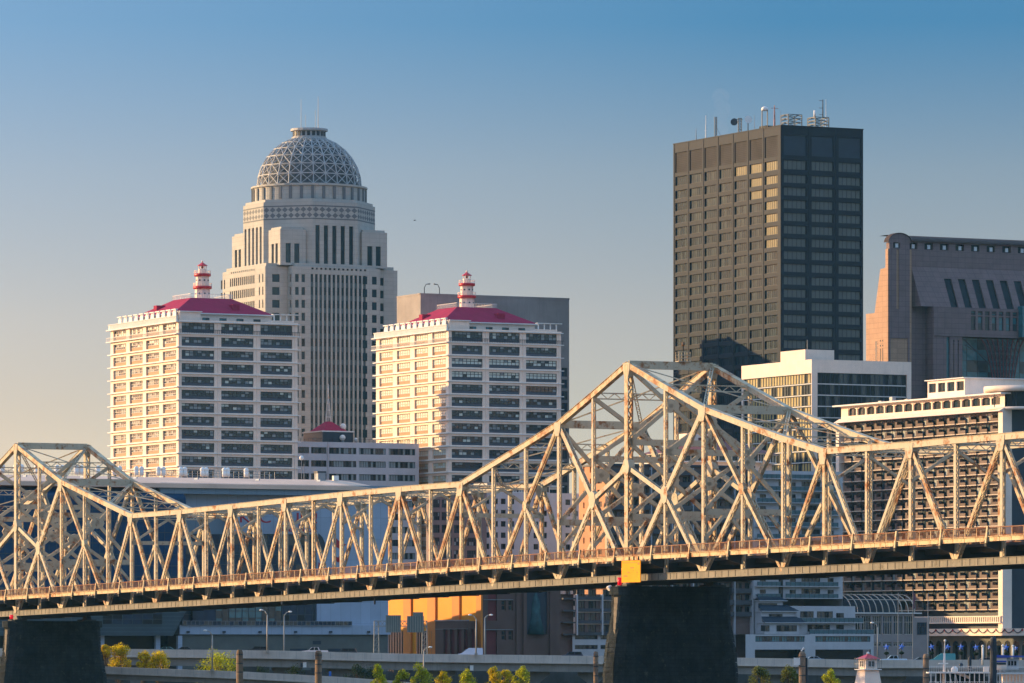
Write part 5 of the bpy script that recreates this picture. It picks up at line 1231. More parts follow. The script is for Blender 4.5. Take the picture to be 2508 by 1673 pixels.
def bridge():
    t = thing('truss_bridge', 'long rust stained cream steel truss bridge with two peaked towers over stone piers', 'bridge', BP(0, WT/2, 0))
    odd = lambda k: k % 2 == 1
    def is_t(k):                                      # main top joints
        return (5 <= k <= 17 and odd(k)) or k in (2, 20, 0, 22, 24) or (k <= -5 and odd(k)) or k == -2
    for name, w_ in (('truss', 0.), ('truss', WT)):
        tr = bpy.data.objects.new('truss', None); COL.objects.link(tr); tr.parent = t; ORG[tr.name] = ORG[t.name]; tr['label'] = 'truss carrying the footway' if w_ == 0 else 'far truss'
        # chords
        g = MB()
        for k in range(K0, K1):
            mt = PAINT_R if k in (1, 2, -1, 0, 18, 19, 20, 21) else PAINT
            p, q = TP(k, w_), TP(k+1, w_); dd = .12 if k < 0 else 0
            g.bar(p, q, .86, .8, mt, Z); g.bar(p+Z*.47, q+Z*.47, .06, 1.0, mt, Z)
        g.build('top_chord', tr)
        g = MB()
        for k in range(K0, K1):
            p, q = BT(k, w_), BT(k+1, w_); g.bar(p, q, .92, .7, GIRD, Z); g.bar(p+Z*.50, q+Z*.50, .07, .95, GIRD, Z); g.bar(p-Z*.50, q-Z*.50, .07, .95, GIRD, Z)
            for f in (.15, .32, .49, .66, .83): c = p+(q-p)*f; g.bar(c-U*.36-Z*.5, c-U*.36+Z*.5, .10, .06, UNDER, V)
        g.build('bottom_chord', tr)
        # verticals
        for k in range(K0, K1+1):
            tower = k in (0, 22); main = is_t(k)
            g = MB(); ww = 1.12 if tower else (.68 if main else .56)
            laced(g, BT(k, w_), TP(k, w_), ww, 1.0 if tower else .56, PAINT if k % 5 else PAINT_R, 1.15 if tower else .8, lace=.2 if tower else .085); g.build('vertical', tr)
        def diag(p, q, ww, mt=PAINT, nm='diagonal', d=.62): g = MB(); laced(g, p, q, ww, d, mt, .8); g.build(nm, tr)
        def eyebar(p, q, mt, n=2, ww=.42):
            g = MB()
            for i in range(n): o = U*((i-(n-1)/2)*.32); g.bar(Vec(p)+o, Vec(q)+o, ww, .07, mt, (Vec(q)-Vec(p)).cross(U))
            g.build('eyebar', tr)
        mid = lambda a, b: (Vec(a)+Vec(b))/2
        for base, sg in ((0, 1), (0, -1), (22, 1), (22, -1)):
            K = lambda i: base+sg*i
            if base == 22 and sg == 1 and K(4) > K1+1: pass
            B0, T2, B2 = BT(K(0), w_), TP(K(2), w_), BT(K(2), w_)
            N1 = B0+(T2-B0)*.5; M0 = BT(base, w_)+(TP(base, w_)-BT(base, w_))*.52
            diag(B0, N1, .84); diag(N1, T2, .84); diag(N1, B2, .60); diag(M0, N1, .70, d=.6)
            g = MB(); c = N1; g.prism([c+V*1.1*math.cos(a)+Z*1.5*math.sin(a)-U*.38 for a in [i*math.pi/4 for i in range(8)]], U*.76, PAINT); g.build('gusset', tr)
            if K(4) <= K1+1 and K(4) >= K0:
                B4 = BT(K(4), w_); N3 = mid(T2, B4)
                eyebar(T2, B4, PAINT_R, 3, .5); diag(N3, B2, .60)
                g = MB(); g.prism([N3+V*.7*math.cos(a)+Z*.9*math.sin(a)-U*.38 for a in [i*math.pi/4 for i in range(8)]], U*.76, PAINT_R); g.build('gusset', tr)
            g = MB(); g.prism([M0+V*1.05*math.cos(a)+Z*1.4*math.sin(a)-U*.55 for a in [i*math.pi/4 for i in range(8)]], U*1.1, PAINT)
            if sg == 1: g.build('gusset', tr)
        # regular web of the suspended spans
        for k in list(range(5, 18, 2))+[-5, -7, -9, -11, -13, -15, -17]:
            for d in (-1, 1):
                if K0 <= k+d <= K1: 
                    heavy = (k in (5, 7) and d == (1 if k == 5 else -1))
                    if heavy: eyebar(TP(k, w_), BT(k+d, w_), PAINT_R, 3, .5)
                    else: diag(TP(k, w_), BT(k+d, w_), .68 if k in (5, 7, 15, 17) else .56, PAINT if (k+d) % 4 else PAINT_R)
        for k in range(K0, K1+1):
            if is_t(k):
                p = TP(k, w_); g = MB(); g.prism([p+V*a-U*.47+Z*b for a, b in ((-1.15, .3), (1.15, .3), (1.0, -.9), (.6, -1.9), (-.6, -1.9), (-1.0, -.9))], U*.94, PAINT); g.build('gusset', tr)
    # ---- between the trusses: top struts, top laterals, sway frames
    for k in range(K0, K1+1):
        main = is_t(k) or k in (-1, 1, 21, 23)
        p, q = TP(k, 0), TP(k, WT)
        g = MB()
        if k in (0, 22, 2, 20, -2): g.bar(p, q, 1.25, .5, PAINT, Z)
        else:
            for zz in (.35, -.55): g.bar(p+Z*zz, q+Z*zz, .18, .4, PAINT, Z)
            n = 12
            for i in range(n): a = p+(q-p)*i/n; b = p+(q-p)*(i+1)/n; z0, z1 = (.35, -.55) if i % 2 else (-.55, .35); g.bar(a+Z*z0, b+Z*z1, .12, .08, PAINT, Z)
        g.build('top_strut', t)
    for k in range(K0, K1, 2):
        g = MB(); a, b, c, d = TP(k, 0), TP(k, WT), TP(min(k+2, K1+1), 0), TP(min(k+2, K1+1), WT)
        kk = k+2
        m1 = (TP(k+1, 0)+TP(k+1, WT))/2
        for p, q in ((a, m1), (m1, d), (b, m1), (m1, c)):
            dirv = (q-p).normalized(); sd = dirv.cross(Z).normalized()
            for s_ in (-.22, .22): g.bar(p+sd*s_, q+sd*s_, .12, .12, PAINT)
            n = int((q-p).length/.9)
            for i in range(n): x = p+(q-p)*i/n; y = p+(q-p)*(i+1)/n; s1 = .22 if i % 2 else -.22; g.bar(x+sd*s1, y-sd*s1, .08, .06, PAINT)
        g.build('top_lateral', t)
    for k in range(K0, K1+1):
        H = ztop(k)-zdeck(sk(k))
        if not (is_t(k) or k in (1, -1, 21, 23)) : continue
        zl = zdeck(sk(k))+6.6; zt = ztop(k)-.9; q = lambda w_, z: BP(sk(k), w_, z)
        def ls(p, r, ww=.55):
            g_ = (Vec(r)-Vec(p)).normalized(); n_ = g_.cross(V).normalized()
            for s_ in (-1, 1): g.bar(p+V*s_*.2, r+V*s_*.2, ww, .06, PAINT, n_)
            n = max(3, int((Vec(r)-Vec(p)).length/.8))
            for i in range(n):
                a = p+(r-p)*i/n; b = p+(r-p)*(i+1)/n; s1 = 1 if i % 2 else -1
                for s2 in (-1, 1): o = n_*s2*(ww/2-.04); g.bar(a+o+V*.18*s1, b+o-V*.18*s1, .09, .05, PAINT, V)
        if H < 17:
            g = MB(); zl = max(zl, zt-4.6)
            ls(q(0, zl), q(WT/2, zt-.2), .4); g.build('knee_brace', t); g = MB(); ls(q(WT, zl), q(WT/2, zt-.2), .4); g.build('knee_brace', t)
            g = MB()
            for w0, sg in ((0, 1), (WT, -1)):
                g = MB(); g.prism([q(w0, zt+.6), q(w0+sg*1.7, zt+.4), q(w0+sg*.5, zt-1.9), q(w0, zt-2.6)], V*.1, PAINT); g.build('knee_plate', t)
            if k in (5, 17): g = MB(); ls(q(0, zl), q(WT, zl), .7); g.build('sway_strut', t)
        else:
            tiers = 2 if H > 24 else 1
            zs = [zl+(zt-zl)*i/tiers for i in range(tiers+1)]
            for i in range(tiers):
                g = MB(); ls(q(0, zs[i]), q(WT, zs[i]), .95); g.build('sway_strut', t)
                m = (zs[i]+zs[i+1])/2; c = q(WT/2, m)
                for p in (q(0, zs[i]), q(WT, zs[i]), q(0, zs[i+1]), q(WT, zs[i+1])): g = MB(); ls(p, c, .62); g.build('sway_diagonal', t)
                g = MB(); g.prism([c+U*1.5*math.cos(a)+Z*1.1*math.sin(a)-V*.2 for a in [j*math.pi/4 for j in range(8)]], V*.4, PAINT); g.build('sway_gusset', t)
            for w0, sg in ((0, 1), (WT, -1)): g = MB(); ls(q(w0, zl-4.2), q(w0+sg*3.6, zl-.3), .5); g.build('portal_knee', t)
    # ---- floor: deck slab, floor beams, stringers, lower laterals
    ks = list(range(K0, K1+1))
    def strip(mb, w0, w1, z0, z1, mt):
        for k in ks[:-1]:
            s0, s1 = sk(k), sk(k+1); a, b = zdeck(s0), zdeck(s1)
            mb.hexa([BP(s0, w0, a+z0), BP(s0, w1, a+z0), BP(s1, w1, b+z0), BP(s1, w0, b+z0), BP(s0, w0, a+z1), BP(s0, w1, a+z1), BP(s1, w1, b+z1), BP(s1, w0, b+z1)], mt)
    g = MB(); strip(g, .9, WT-.9, -.75, -.35, ROAD); g.build('roadway', t)
    for w0, w1 in ((-2.3, -.55), (WT+.55, WT+2.3)): g = MB(); strip(g, w0, w1, .1, .32, UNDER); g.build('footway', t)
    for k in ks:
        g = MB(); z = zdeck(sk(k)); g.bar(BP(sk(k), .3, z-1.55), BP(sk(k), WT-.3, z-1.55), 1.5, .45, UNDER, Z); g.build('floor_beam', t)
    g = MB()
    for w_ in (2.2, 4.8, 7.4, 10, 12.6): strip(g, w_-.15, w_+.15, -1.5, -.76, UNDER)
    g.build('stringers', t)
    g = MB()
    for k in ks[:-1]:
        a, b = BT(k, 0), BT(k+1, WT); g.bar(a-Z*.3, b-Z*.3, .25, .3, UNDER); a, b = BT(k, WT), BT(k+1, 0); g.bar(a-Z*.55, b-Z*.55, .25, .3, UNDER)
    g.build('lower_lateral', t)
    # ---- footway edge, brackets, railing on both sides
    for side, sg in ((-2.3, -1), (WT+2.3, 1)):
        for k in ks[:-1]:
            g = MB(); nseg = 4
            for i in range(nseg):
                s0 = sk(k)+(sk(k+1)-sk(k))*i/nseg+.06; s1 = sk(k)+(sk(k+1)-sk(k))*(i+1)/nseg-.06; a, b = zdeck(s0), zdeck(s1); x0, x1 = side, side+sg*.14
                g.hexa([BP(s0, x0, a-.26), BP(s0, x1, a-.26), BP(s1, x1, b-.26), BP(s1, x0, b-.26), BP(s0, x0, a+.38), BP(s0, x1, a+.38), BP(s1, x1, b+.38), BP(s1, x0, b+.38)], FASC)
                g.bar(BP(s0, side+sg*.16, a+.40), BP(s1, side+sg*.16, b+.40), .08, .3, FASC, Z)
            g.build('footway_edge', t)
        for k in ks:
            s = sk(k); z = zdeck(s); g = MB(); inn = -.35 if sg < 0 else WT+.35
            g.prism([BP(s, inn, z-1.6), BP(s, side+sg*.35, z-.95), BP(s, side+sg*.42, z-.2), BP(s, side+sg*.2, z+.1), BP(s, inn, z+.1)], V*.5, UNDER)
            g.bar(BP(s, side+sg*.42, z-.5), BP(s, side+sg*.12, z+1.85), .32, .22, FASC, V); g.build('bracket', t)
        for k in ks[:-1]:
            g = MB(); s0, s1 = sk(k), sk(k+1); n = int((s1-s0)/.30)
            for i in range(n):
                s = s0+(s1-s0)*(i+.5)/n; z = zdeck(s); g.bar(BP(s, side, z+.45), BP(s, side, z+1.62), .055, .05, RUSTY, V)
            for i in range(1, 4): s = s0+(s1-s0)*i/4; z = zdeck(s); g.bar(BP(s, side, z+.3), BP(s, side, z+1.75), .11, .11, FASC, V)
            for h, r in ((1.66, .13), (.55, .09)): g.bar(BP(s0, side, zdeck(s0)+h), BP(s1, side, zdeck(s1)+h), r, r, RUSTY, Z)
            g.build('railing', t)
    # railed beacon platform on the peak's far end
    c = TP(0, WT)-U*5.2+Z*.7; g = MB()
    for dx in (-1, 0, 1):
        for dy in (-.5, .5): g.bar(c+U*dx+V*dy, c+U*dx+V*dy+Z*1.5, .07, .07, PAINT)
    for h in (.5, 1., 1.5):
        for dy in (-.5, .5): g.bar(c-U+V*dy+Z*h, c+U+V*dy+Z*h, .07, .07, PAINT)
    g.bar(c-U*1.1, c+U*1.1, .1, 1.2, PAINT, Z); g.build('beacon_platform', t)
    g = MB(); g.tube(c, c+Z*2.4, .14, .1, 6, UNDER); g.tube(c+Z*2.4, c+Z*3.0, .22, .2, 8, RUSTY); g.build('beacon', t)
    # bearings over the piers
    for k in (0, 22):
        for w_ in (0, WT):
            c = BT(k, w_); g = MB(); zp = ZPIER[k]
            g.prism([c+V*a+Z*(zp-c.z if b == 0 else -.5)-U*.5 for a, b in ((-1.5, 0), (1.5, 0), (.7, 1), (-.7, 1))], U*1.0, GIRD if w_ == 0 else UNDER)
            g.cbox(Vec((c.x, c.y, zp+.15)), 2.6, 3.6, .3, UNDER, U, V); g.build('bearing', t)
ZPIER = {0: CZ+(HY-1437)/F*826, 22: CZ+(HY-1521)/F*1052}
bridge()
# ------------------------------------------------------------------ stone piers
STONE = mat('blackened pier stone', (.030, .036, .036), rough=.95, spec=.15, var=.5, scale=.5, joints=(1.9, .62, .05, (.7, .7, .7)), streak=.5, bump=1., rust=((.13, .12, .09), .60, .74, .7))
NOSE = mat('weathered pier nose stone', (.20, .165, .12), rough=.9, var=.35, scale=.7, streak=.4, bump=.6)
def pier(k, lab):
    z1 = ZPIER[k]; c0 = BP(sk(k), WT/2, 0); t = thing('bridge_pier', lab, 'bridge pier', c0-Z*4, 'stone piers of the truss bridge')
    hl, hw = 10.0, 2.9
    def ring(z, grow):
        pts = []; L, W_ = hl+grow, hw+grow*.35
        for i in range(7): a = math.pi/2+math.pi*i/6; pts.append((-(L-W_)+W_*1.0*math.cos(a), W_*math.sin(a)))
        for i in range(7): a = -math.pi/2+math.pi*i/6; pts.append(((L-W_)+W_*math.cos(a), W_*math.sin(a)))
        return [c0+U*a+V*b+Z*z for a, b in pts]
    zs = [z1-1.3, z1-4, z1-6, z1-8, z1-11, z1-15, z1-20, z1-26, -4]; gr = [0, .1, .35, .8, 1.3, 1.55, 1.8, 2.2, 2.6]
    rr = random.Random(k); rings = [ring(z, g_) for z, g_ in zip(zs, gr)]; g = MB()
    # densify courses with small stone-by-stone offsets so the outline is uneven
    for a, b in zip(rings, rings[1:]):
        n = max(3, int(abs(b[0].z-a[0].z)/.75))
        for j in range(n):
            f0, f1 = j/n, (j+1)/n-.012; m = len(a)
            for i in range(m):
                p0, p1, q0, q1 = a[i], a[(i+1) % m], b[i], b[(i+1) % m]; parts = max(1, int((p1-p0).length/1.9)); off = rr.random()*.5
                for h in range(parts):
                    e0, e1 = h/parts, (h+1)/parts; d = rr.uniform(-.06, .10)
                    out = Vec((p1.y-p0.y, p0.x-p1.x, 0)).normalized(); out = out if out.dot(p0-c0) > 0 else -out
                    def at(e, f): return (p0+(p1-p0)*e)*(1-f)+(q0+(q1-q0)*e)*f+out*d
                    g.face([at(e0, f0), at(e1, f0), at(e1, f1), at(e0, f1)], STONE)
                    g.face([at(e0, f0), at(e1, f0), at(e1, f0)-out*.3, at(e0, f0)-out*.3], STONE); g.face([at(e0, f1), at(e1, f1), at(e1, f1)-out*.3, at(e0, f1)-out*.3], STONE)
    for a, b in zip(rings, rings[1:]):
        m = len(a)
        for i in range(m): g.face([c0+(p-c0)*.975+Z*(p.z*.025) for p in (a[i], a[(i+1) % m], b[(i+1) % m], b[i])], STONE)
    g.face(rings[0], STONE); g.build('shaft', t)
    g = MB(); top = ring(z1-1.3, .45); g.prism(top, Z*1.3, STONE); g.build('cap', t)
    g = MB(); p = c0-U*(hl-.2); 
    for i in range(9):
        z = z1-2.2-i*1.0; w_ = 1.25*(1-i/10); g.cbox(p+Z*z-U*(-.1+i*.06)+V*(-.8), .8, w_, .98, NOSE, U, V)
    g.build('broken_corbel', t)
pier(0, 'tall dark stone pier below the higher bridge tower, with yellow sign'); pier(22, 'dark stone pier below the farther, lower looking bridge tower')
# yellow marker board, lamps and cables on the near pier
def pier_fittings():
    s = -.5; z1 = zdeck(0)-1.2; p = lambda px, py, dd=818.: P(px, py, dd)
    ye = mat('yellow sign board', (.88, .34, .002), rough=.7, spec=.15, var=.10, scale=.8); dk = mat('worn sign paint', (.38, .16, .01), var=.3)
    sd = Side(BP(2.2, -3.2, 0), -V, -U)               # faces the sunny side
    g = MB(); a0 = sd.s_(1524); a1 = sd.s_(1570); za, zb = CZ+(HY-1428)/F*sd.O.y, CZ+(HY-1375)/F*sd.O.y
    t = thing('marker_board', 'square yellow navigation board with worn dark marks hanging under the bridge', 'sign', sd.p((a0+a1)/2, za))
    sbox(g, sd, a0, a1, za, zb, 0, .12, ye); g.build('board', t)
    g = MB(); H = zb-za; W_ = a1-a0
    for x0, x1, y0, y1 in ((.06, .82, .885, .91), (.86, .95, .80, .90), (.47, .52, .64, .70), (.53, .58, .64, .70), (.59, .66, .64, .70), (.33, .36, .43, .49), (.37, .42, .43, .48), (.78, .80, .42, .46), (.84, .87, .42, .47), (.11, .17, .26, .33), (.19, .24, .26, .33), (.26, .31, .26, .32), (.62, .64, .50, .55)):
        sbox(g, sd, a0+W_*x0, a0+W_*x1, za+H*y0, za+H*y1, .121, .13, dk)
    for x in (.3, .55, .8): sbox(g, sd, a0+W_*x, a0+W_*x+.1, zb-.1, zb+.6, -.3, -.1, UNDER)
    g.build('marks', t)
    q = BP(1.5, -3.6, ZPIER[0]); t = thing('channel_light', 'small red channel light beside the yellow board', 'lamp', q)
    rd = mat('red lamp lens', (.75, .005, .02), rough=.3, var=0, emit=.35); c = P(1518, 1424, q.y); g = MB(); g.tube(c-Z*.6, c+Z*.6, .34, .34, 10, rd); g.build('lens', t); g = MB(); g.bar(c-Z*.8-U*.2, c-Z*1.9+U*1.0, .25, .25, UNDER); g.build('bracket', t)
    q2 = P(1500, 1440, q.y); t = thing('floodlight', 'pair of small white floodlights on the pier top edge', 'lamp', q2); g = MB(); g.bar(q2, P(1518, 1436, q.y+.8), .2, .2, UNDER); g.build('arm', t)
    for dx in (-3, 12): g = MB(); c = P(1500+dx, 1437+dx*.1, q.y); g.tube(c, c+Vec((-.5, -.3, -.35)), .3, .42, 8, M['trim']); g.build('lamp_head', t)
    for px, y0, y1, lab in ((690, 1423, 1472, 'pale drain pipe hanging below the footway over the glass lobby'), (918, 1455, 1472, 'short dark cable with a weight hanging below the deck')):
        s = (690-px)*0; D_ = 945 if px < 800 else 905; g = MB(); a, b = P(px, y0, D_), P(px, y1, D_); mt = M['trim'] if px < 800 else UNDER; g.tube(a, b, .09, .09, 6, mt); g.tube(b, b-Z*.6, .18, .14, 6, mt); tag(g.build('hanging_pipe'), lab, 'pipe')
    q = P(60, 1512, 1040); t = thing('channel_light', 'red channel light on the darker pier near the frame edge', 'lamp', q); c = P(28, 1511, 1040); g = MB(); g.tube(c-Z*.4, c+Z*.4, .35, .35, 10, rd); g.build('lens', t); g = MB(); g.bar(c-Z*.5, c-Z*1.2+U*1.2, .2, .2, UNDER); g.build('bracket', t)
pier_fittings()
# ------------------------------------------------------------------ ground, river, elevated roads
grass_m = mat('bank grass and gravel', (.07, .075, .045), rough=1, var=.4, scale=.05)
g = MB(); ys = [(-2600, -9), (-40, -9), (-10, 8), (14, 9), (40, -6), (930, -6), (985, 0), (1600, 0), (4000, 0), (16000, 0)]
for (y0, z0), (y1, z1) in zip(ys, ys[1:]): g.face([(-9000, y0, z0), (9000, y0, z0), (9000, y1, z1), (-9000, y1, z1)], grass_m)
struct(g.build('ground'))
wm = mat('river water', (.03, .04, .04), rough=.12, spec=.5, var=.2, scale=.05, bump=.3)
g = MB(); g.face([(-9000, 22, -4), (9000, 22, -4), (9000, 950, -4), (-9000, 950, -4)], wm); struct(g.build('river'))
def road(name, D, pts, depth, hbar, hgir, over=0.):
    """elevated road: deck, girder, barriers along its river side; pts = (px, barrier top row)"""
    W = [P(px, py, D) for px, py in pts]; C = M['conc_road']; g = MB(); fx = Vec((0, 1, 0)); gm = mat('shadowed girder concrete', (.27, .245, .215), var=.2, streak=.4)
    for a, b in zip(W, W[1:]):
        def pr(d0, d1, t0, t1, mt): g.hexa([a+fx*d0-Z*t0, b+fx*d0-Z*t0, b+fx*d1-Z*t0, a+fx*d1-Z*t0, a+fx*d0-Z*t1, b+fx*d0-Z*t1, b+fx*d1-Z*t1, a+fx*d1-Z*t1], mt)
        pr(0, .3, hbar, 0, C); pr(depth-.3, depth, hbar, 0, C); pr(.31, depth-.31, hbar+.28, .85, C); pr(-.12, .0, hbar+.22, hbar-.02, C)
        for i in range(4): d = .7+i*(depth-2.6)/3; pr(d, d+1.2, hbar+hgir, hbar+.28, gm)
    L = (W[-1]-W[0]).length; n = int(L/3.6)
    for i in range(1, n):
        x = W[0].x+(W[-1].x-W[0].x)*i/n
        for a, b in zip(W, W[1:]):
            if a.x <= x <= b.x: z = a.z+(b.z-a.z)*(x-a.x)/(b.x-a.x); g.box(Vec((x, D-.02, z-hbar+.05)), Vec((.05, 0, 0)), Vec((0, .03, 0)), Z*(hbar-.1), M['metal'])
    o = struct(g.build(name))
    return lambda px: (lambda p: p)(next((P(px, y0+(y1-y0)*(px-x0)/(x1-x0), D) for (x0, y0), (x1, y1) in zip(pts, pts[1:]) if x0 <= px <= x1)))
HD = 1125.
hw = road('elevated_highway', HD, [(-320, 1587), (230, 1589), (640, 1593), (1000, 1601.5), (1400, 1606), (1800, 1611), (2140, 1616.5), (2900, 1617)], 26, 1.5, 1.95)
rp = road('elevated_ramp', 1062., [(-320, 1617), (240, 1632.5), (600, 1646), (800, 1657), (960, 1668), (1180, 1690)], 9, 1.2, 1.3)
# highway columns
cm = mat('column concrete', (.20, .19, .17), var=.25, streak=.5)
for i, px in enumerate((-60, 330, 520, 700, 832, 1080, 1310, 1452, 1890, 2065, 2185, 2330, 2480)):
    q = hw(px); x = q.x; zt = q.z-3.5; g = MB()
    g.prism([(x-1.2, HD+3, 0), (x+1.2, HD+3, 0), (x+1.2, HD+3, zt-2.2), (x+3.2, HD+3, zt-.6), (x+3.2, HD+3, zt), (x-3.2, HD+3, zt), (x-3.2, HD+3, zt-.6), (x-1.2, HD+3, zt-2.2)], Vec((0, 2, 0)), cm)
    o = tag(g.build('highway_column'), 'hammerhead concrete column in the shade under the elevated highway', 'column', 'columns under the highway')
g = MB(); fw = mat('dark shade backing', (.055, .065, .065), var=.4, scale=.25, streak=.5)  # dark wall added to fill the shade under the highway
for i in range(40):
    x = -170+i*9.; g.box(Vec((x, 1163, 0)), Vec((8.9, 0, 0)), Vec((0, .8, 0)), Z*(9.2+(i*7 % 5)*.25), fw)
g.box(Vec((-170, 1163.4, 0)), Vec((360, 0, 0)), Vec((0, .5, 0)), Z*8.8, fw)
tag(g.build('shade_backing'), 'dark stained backing wall added for the shade behind the highway columns', 'wall')
for px, lab in ((743, 'pale utility box on the highway girder behind the second piling'), (1152, 'pale utility box on the highway girder below the white van')):
    q = hw(px); t = thing('utility_box', lab, 'utility box', q-Z*3.2); g = MB(); g.box(q+Vec((-.1, .25, -3.4)), Vec((.75, 0, 0)), Vec((0, .3, 0)), Z*1.1, M['trim']); g.build('box', t)
    g = MB(); g.box(q+Vec((-.55, .25, -3.3)), Vec((.42, 0, 0)), Vec((0, .3, 0)), Z*.8, M['dark_metal']); g.build('bracket', t)

# ------------------------------------------------------------------ street lamps
def lamp(px, yb, yt, D, dirn, hx, hy, lab, mt):
    a = P(px, yb, D); b = P(px, yt, D); c = P(hx, hy, D); t = thing('street_lamp', lab, 'street lamp', a, 'street lamps along the highway and ramp')
    g = MB(); g.tube(a, b, .17, .12, 8, mt); m1 = b+(c-b)*.5+Z*.25; g.tube(b, m1, .12, .09, 8, mt); g.tube(m1, c, .09, .07, 8, mt); g.build('pole', t)
    g = MB(); g.ball(c+Vec((.25*dirn, 0, -.02)), .42, M['trim'], 6, .45); g.build('lamp_head', t)
    g = MB(); g.box(a-Vec((.3, .3, .2)), Vec((.6, 0, 0)), Vec((0, .6, 0)), Z*.5, mt); g.build('base', t)
LM = mat('pale galvanised pole', (.40, .35, .29), rough=.5, metal=.2, var=.15); LG = mat('dull galvanised pole', (.20, .22, .23), rough=.5, var=.15)
lamp(520, 1642, 1556, 1061.5, -1, 506, 1544, 'pale street lamp standing on the lower ramp in front of the yellow tree', LM)
lamp(654.5, 1596, 1506, 1124.5, -1, 643, 1494, 'pale street lamp on the highway barrier before the arena lobby glass', LM)
lamp(696, 1600, 1508, 1151, 1, 708, 1498, 'dull slim street lamp on the far highway edge before the lobby glass', LG)
lamp(1166, 1603, 1516, 1124.5, -1, 1154, 1506, 'pale street lamp on the highway barrier beside the white van', LM)
lamp(1187.5, 1606, 1514, 1151, 1, 1200, 1506, 'dull slim street lamp on the far highway edge before the wine red panels', LG)
lamp(1038, 1672, 1594, 1061.5, 1, 1051, 1585, 'short looking street lamp in front of the highway, right under the sign gantry', LM)
lamp(2150, 1617, 1536, 1124.5, -1, 2139, 1525, 'pale street lamp on the highway behind the little red roofed lighthouse', LG)
for px, y0, lab in ((2200, 1452, 'thin dark flagpole before the conservatory'), (2273, 1452, 'thin flagpole before the wide window of the pink base')):
    a, b = P(px, 1640, 1172), P(px, y0, 1172); g = MB(); g.tube(a, b, .12, .07, 6, LG); tag(g.build('flagpole'), lab, 'flagpole')
t = thing('flagpole', 'flagpole with a furled maroon flag by the conservatory end', 'flagpole', P(2236, 1640, 1172)); g = MB(); g.tube(P(2236, 1640, 1172), P(2236, 1446, 1172), .12, .07, 6, LG); g.build('pole', t)
g = MB(); a = P(2235, 1450, 1172); fm = mat('maroon flag cloth', (.14, .05, .08), var=.3, scale=2)
prof = [(0, 0), (.45, -.2), (.7, -1.4), (.35, -2.6), (.55, -3.6), (.1, -3.9)]
g.prism([a+Vec((x, 0, z)) for x, z in prof], Vec((.0, .25, 0)), fm); g.build('flag', t)

# ------------------------------------------------------------------ cars and vans on the highway
tyre = mat('black tyre', (.02, .02, .02), rough=.9, var=.1); rim = mat('alloy rim', (.3, .3, .3), rough=.4, metal=.5, var=.1)
PROFILE = {'sedan': ([(0, .35), (0, .75), (.9, .92), (4.3, .88), (4.5, .7), (4.5, .35)], [(.75, .9), (1.5, 1.40), (2.9, 1.42), (3.75, .92)], 4.5),
           'suv': ([(0, .4), (0, .95), (1.0, 1.08), (4.5, 1.05), (4.6, .85), (4.6, .4)], [(.85, 1.05), (1.45, 1.70), (4.2, 1.68), (4.5, 1.05)], 4.6),
           'pickup': ([(0, .45), (0, 1.0), (1.3, 1.12), (5.5, 1.12), (5.6, .9), (5.6, .45)], [(1.4, 1.1), (2.1, 1.80), (3.5, 1.80), (3.8, 1.1)], 5.6),
           'van': ([(0, .4), (0, .95), (.9, 1.15), (2.3, 2.25), (5.2, 2.25), (5.3, 1.9), (5.3, .4)], [(.75, 1.12), (1.75, 1.95), (2.35, 1.95), (2.45, 1.15)], 5.3)}
def car(px, D, kind, col, lab, flip=False):
    body, cab, L = PROFILE[kind]; q = hw(px); zb = q.z-.85; x0 = (px-CX)/F*D-L/2; w_ = 1.85
    X = lambda x: x0+(L-x if flip else x)
    t = thing(kind if kind in ('van',) else ('pickup_truck' if kind == 'pickup' else 'car'), lab, 'van' if kind == 'van' else ('pickup' if kind == 'pickup' else 'car'), Vec((x0+L/2, D+w_/2, zb)), 'vehicles on the elevated highway')
    pm = mat('car paint', col, rough=.3, spec=.6, var=.03)
    g = MB(); g.prism([(X(x), D, zb+z) for x, z in body], Vec((0, w_, 0)), pm); g.prism([(X(x), D+.12, zb+z) for x, z in [cab[0], cab[1], cab[2], cab[3]]], Vec((0, w_-.24, 0)), pm); g.build('body', t)
    g = MB()
    c = [Vec((X(x), D+.10, zb+z)) for x, z in cab]; ctr = sum(c, Vec())/4; cs = [ctr+(p-ctr)*.86 for p in c]
    m0, m1 = (cs[0]+cs[3])/2, (cs[1]+cs[2])/2
    g.face([cs[0], m0-(cs[3]-cs[0]).normalized()*.05, m1-(cs[2]-cs[1]).normalized()*.05, cs[1]], M['glass_black']); g.face([m0+(cs[3]-cs[0]).normalized()*.05, cs[3], cs[2], m1+(cs[2]-cs[1]).normalized()*.05], M['glass_black']); g.build('window', t)
    for x in (.95, L-1.0):
        g = MB(); p = Vec((X(x), D-.02, zb+.34)); g.tube(p, p+Vec((0, .25, 0)), .34, .34, 12, tyre); o = g.build('wheel', t); g = MB(); g.tube(p-Vec((0, .01, 0)), p+Vec((0, .05, 0)), .2, .2, 10, rim); g.build('rim', o)
    hl = mat('lamp lens', (.6, .55, .45), var=0)
    for x, c_ in ((.02, hl), (L-.06, M['red'])):
        g = MB(); p = Vec((X(x), D+.1, zb+.72)); g.box(p-Vec((.05, .12, .08)), Vec((.1, 0, 0)), Vec((0, .35, 0)), Z*.16, c_); g.build('headlight' if x < 1 else 'tail_light', t)
car(408, 1134, 'sedan', (.05, .22, .24), 'teal sedan on the highway before the slanting slate storey')
car(452, 1134, 'sedan', (.012, .02, .03), 'black sedan on the highway just behind the teal one', True)
car(632, 1133, 'suv', (.012, .025, .035), 'dark car on the highway beside the lamp before the lobby glass')
car(771, 1129, 'pickup', (.62, .60, .62), 'white pickup truck on the highway above the second wooden piling')
car(848, 1136, 'suv', (.012, .03, .04), 'dark car on the highway following the white pickup')
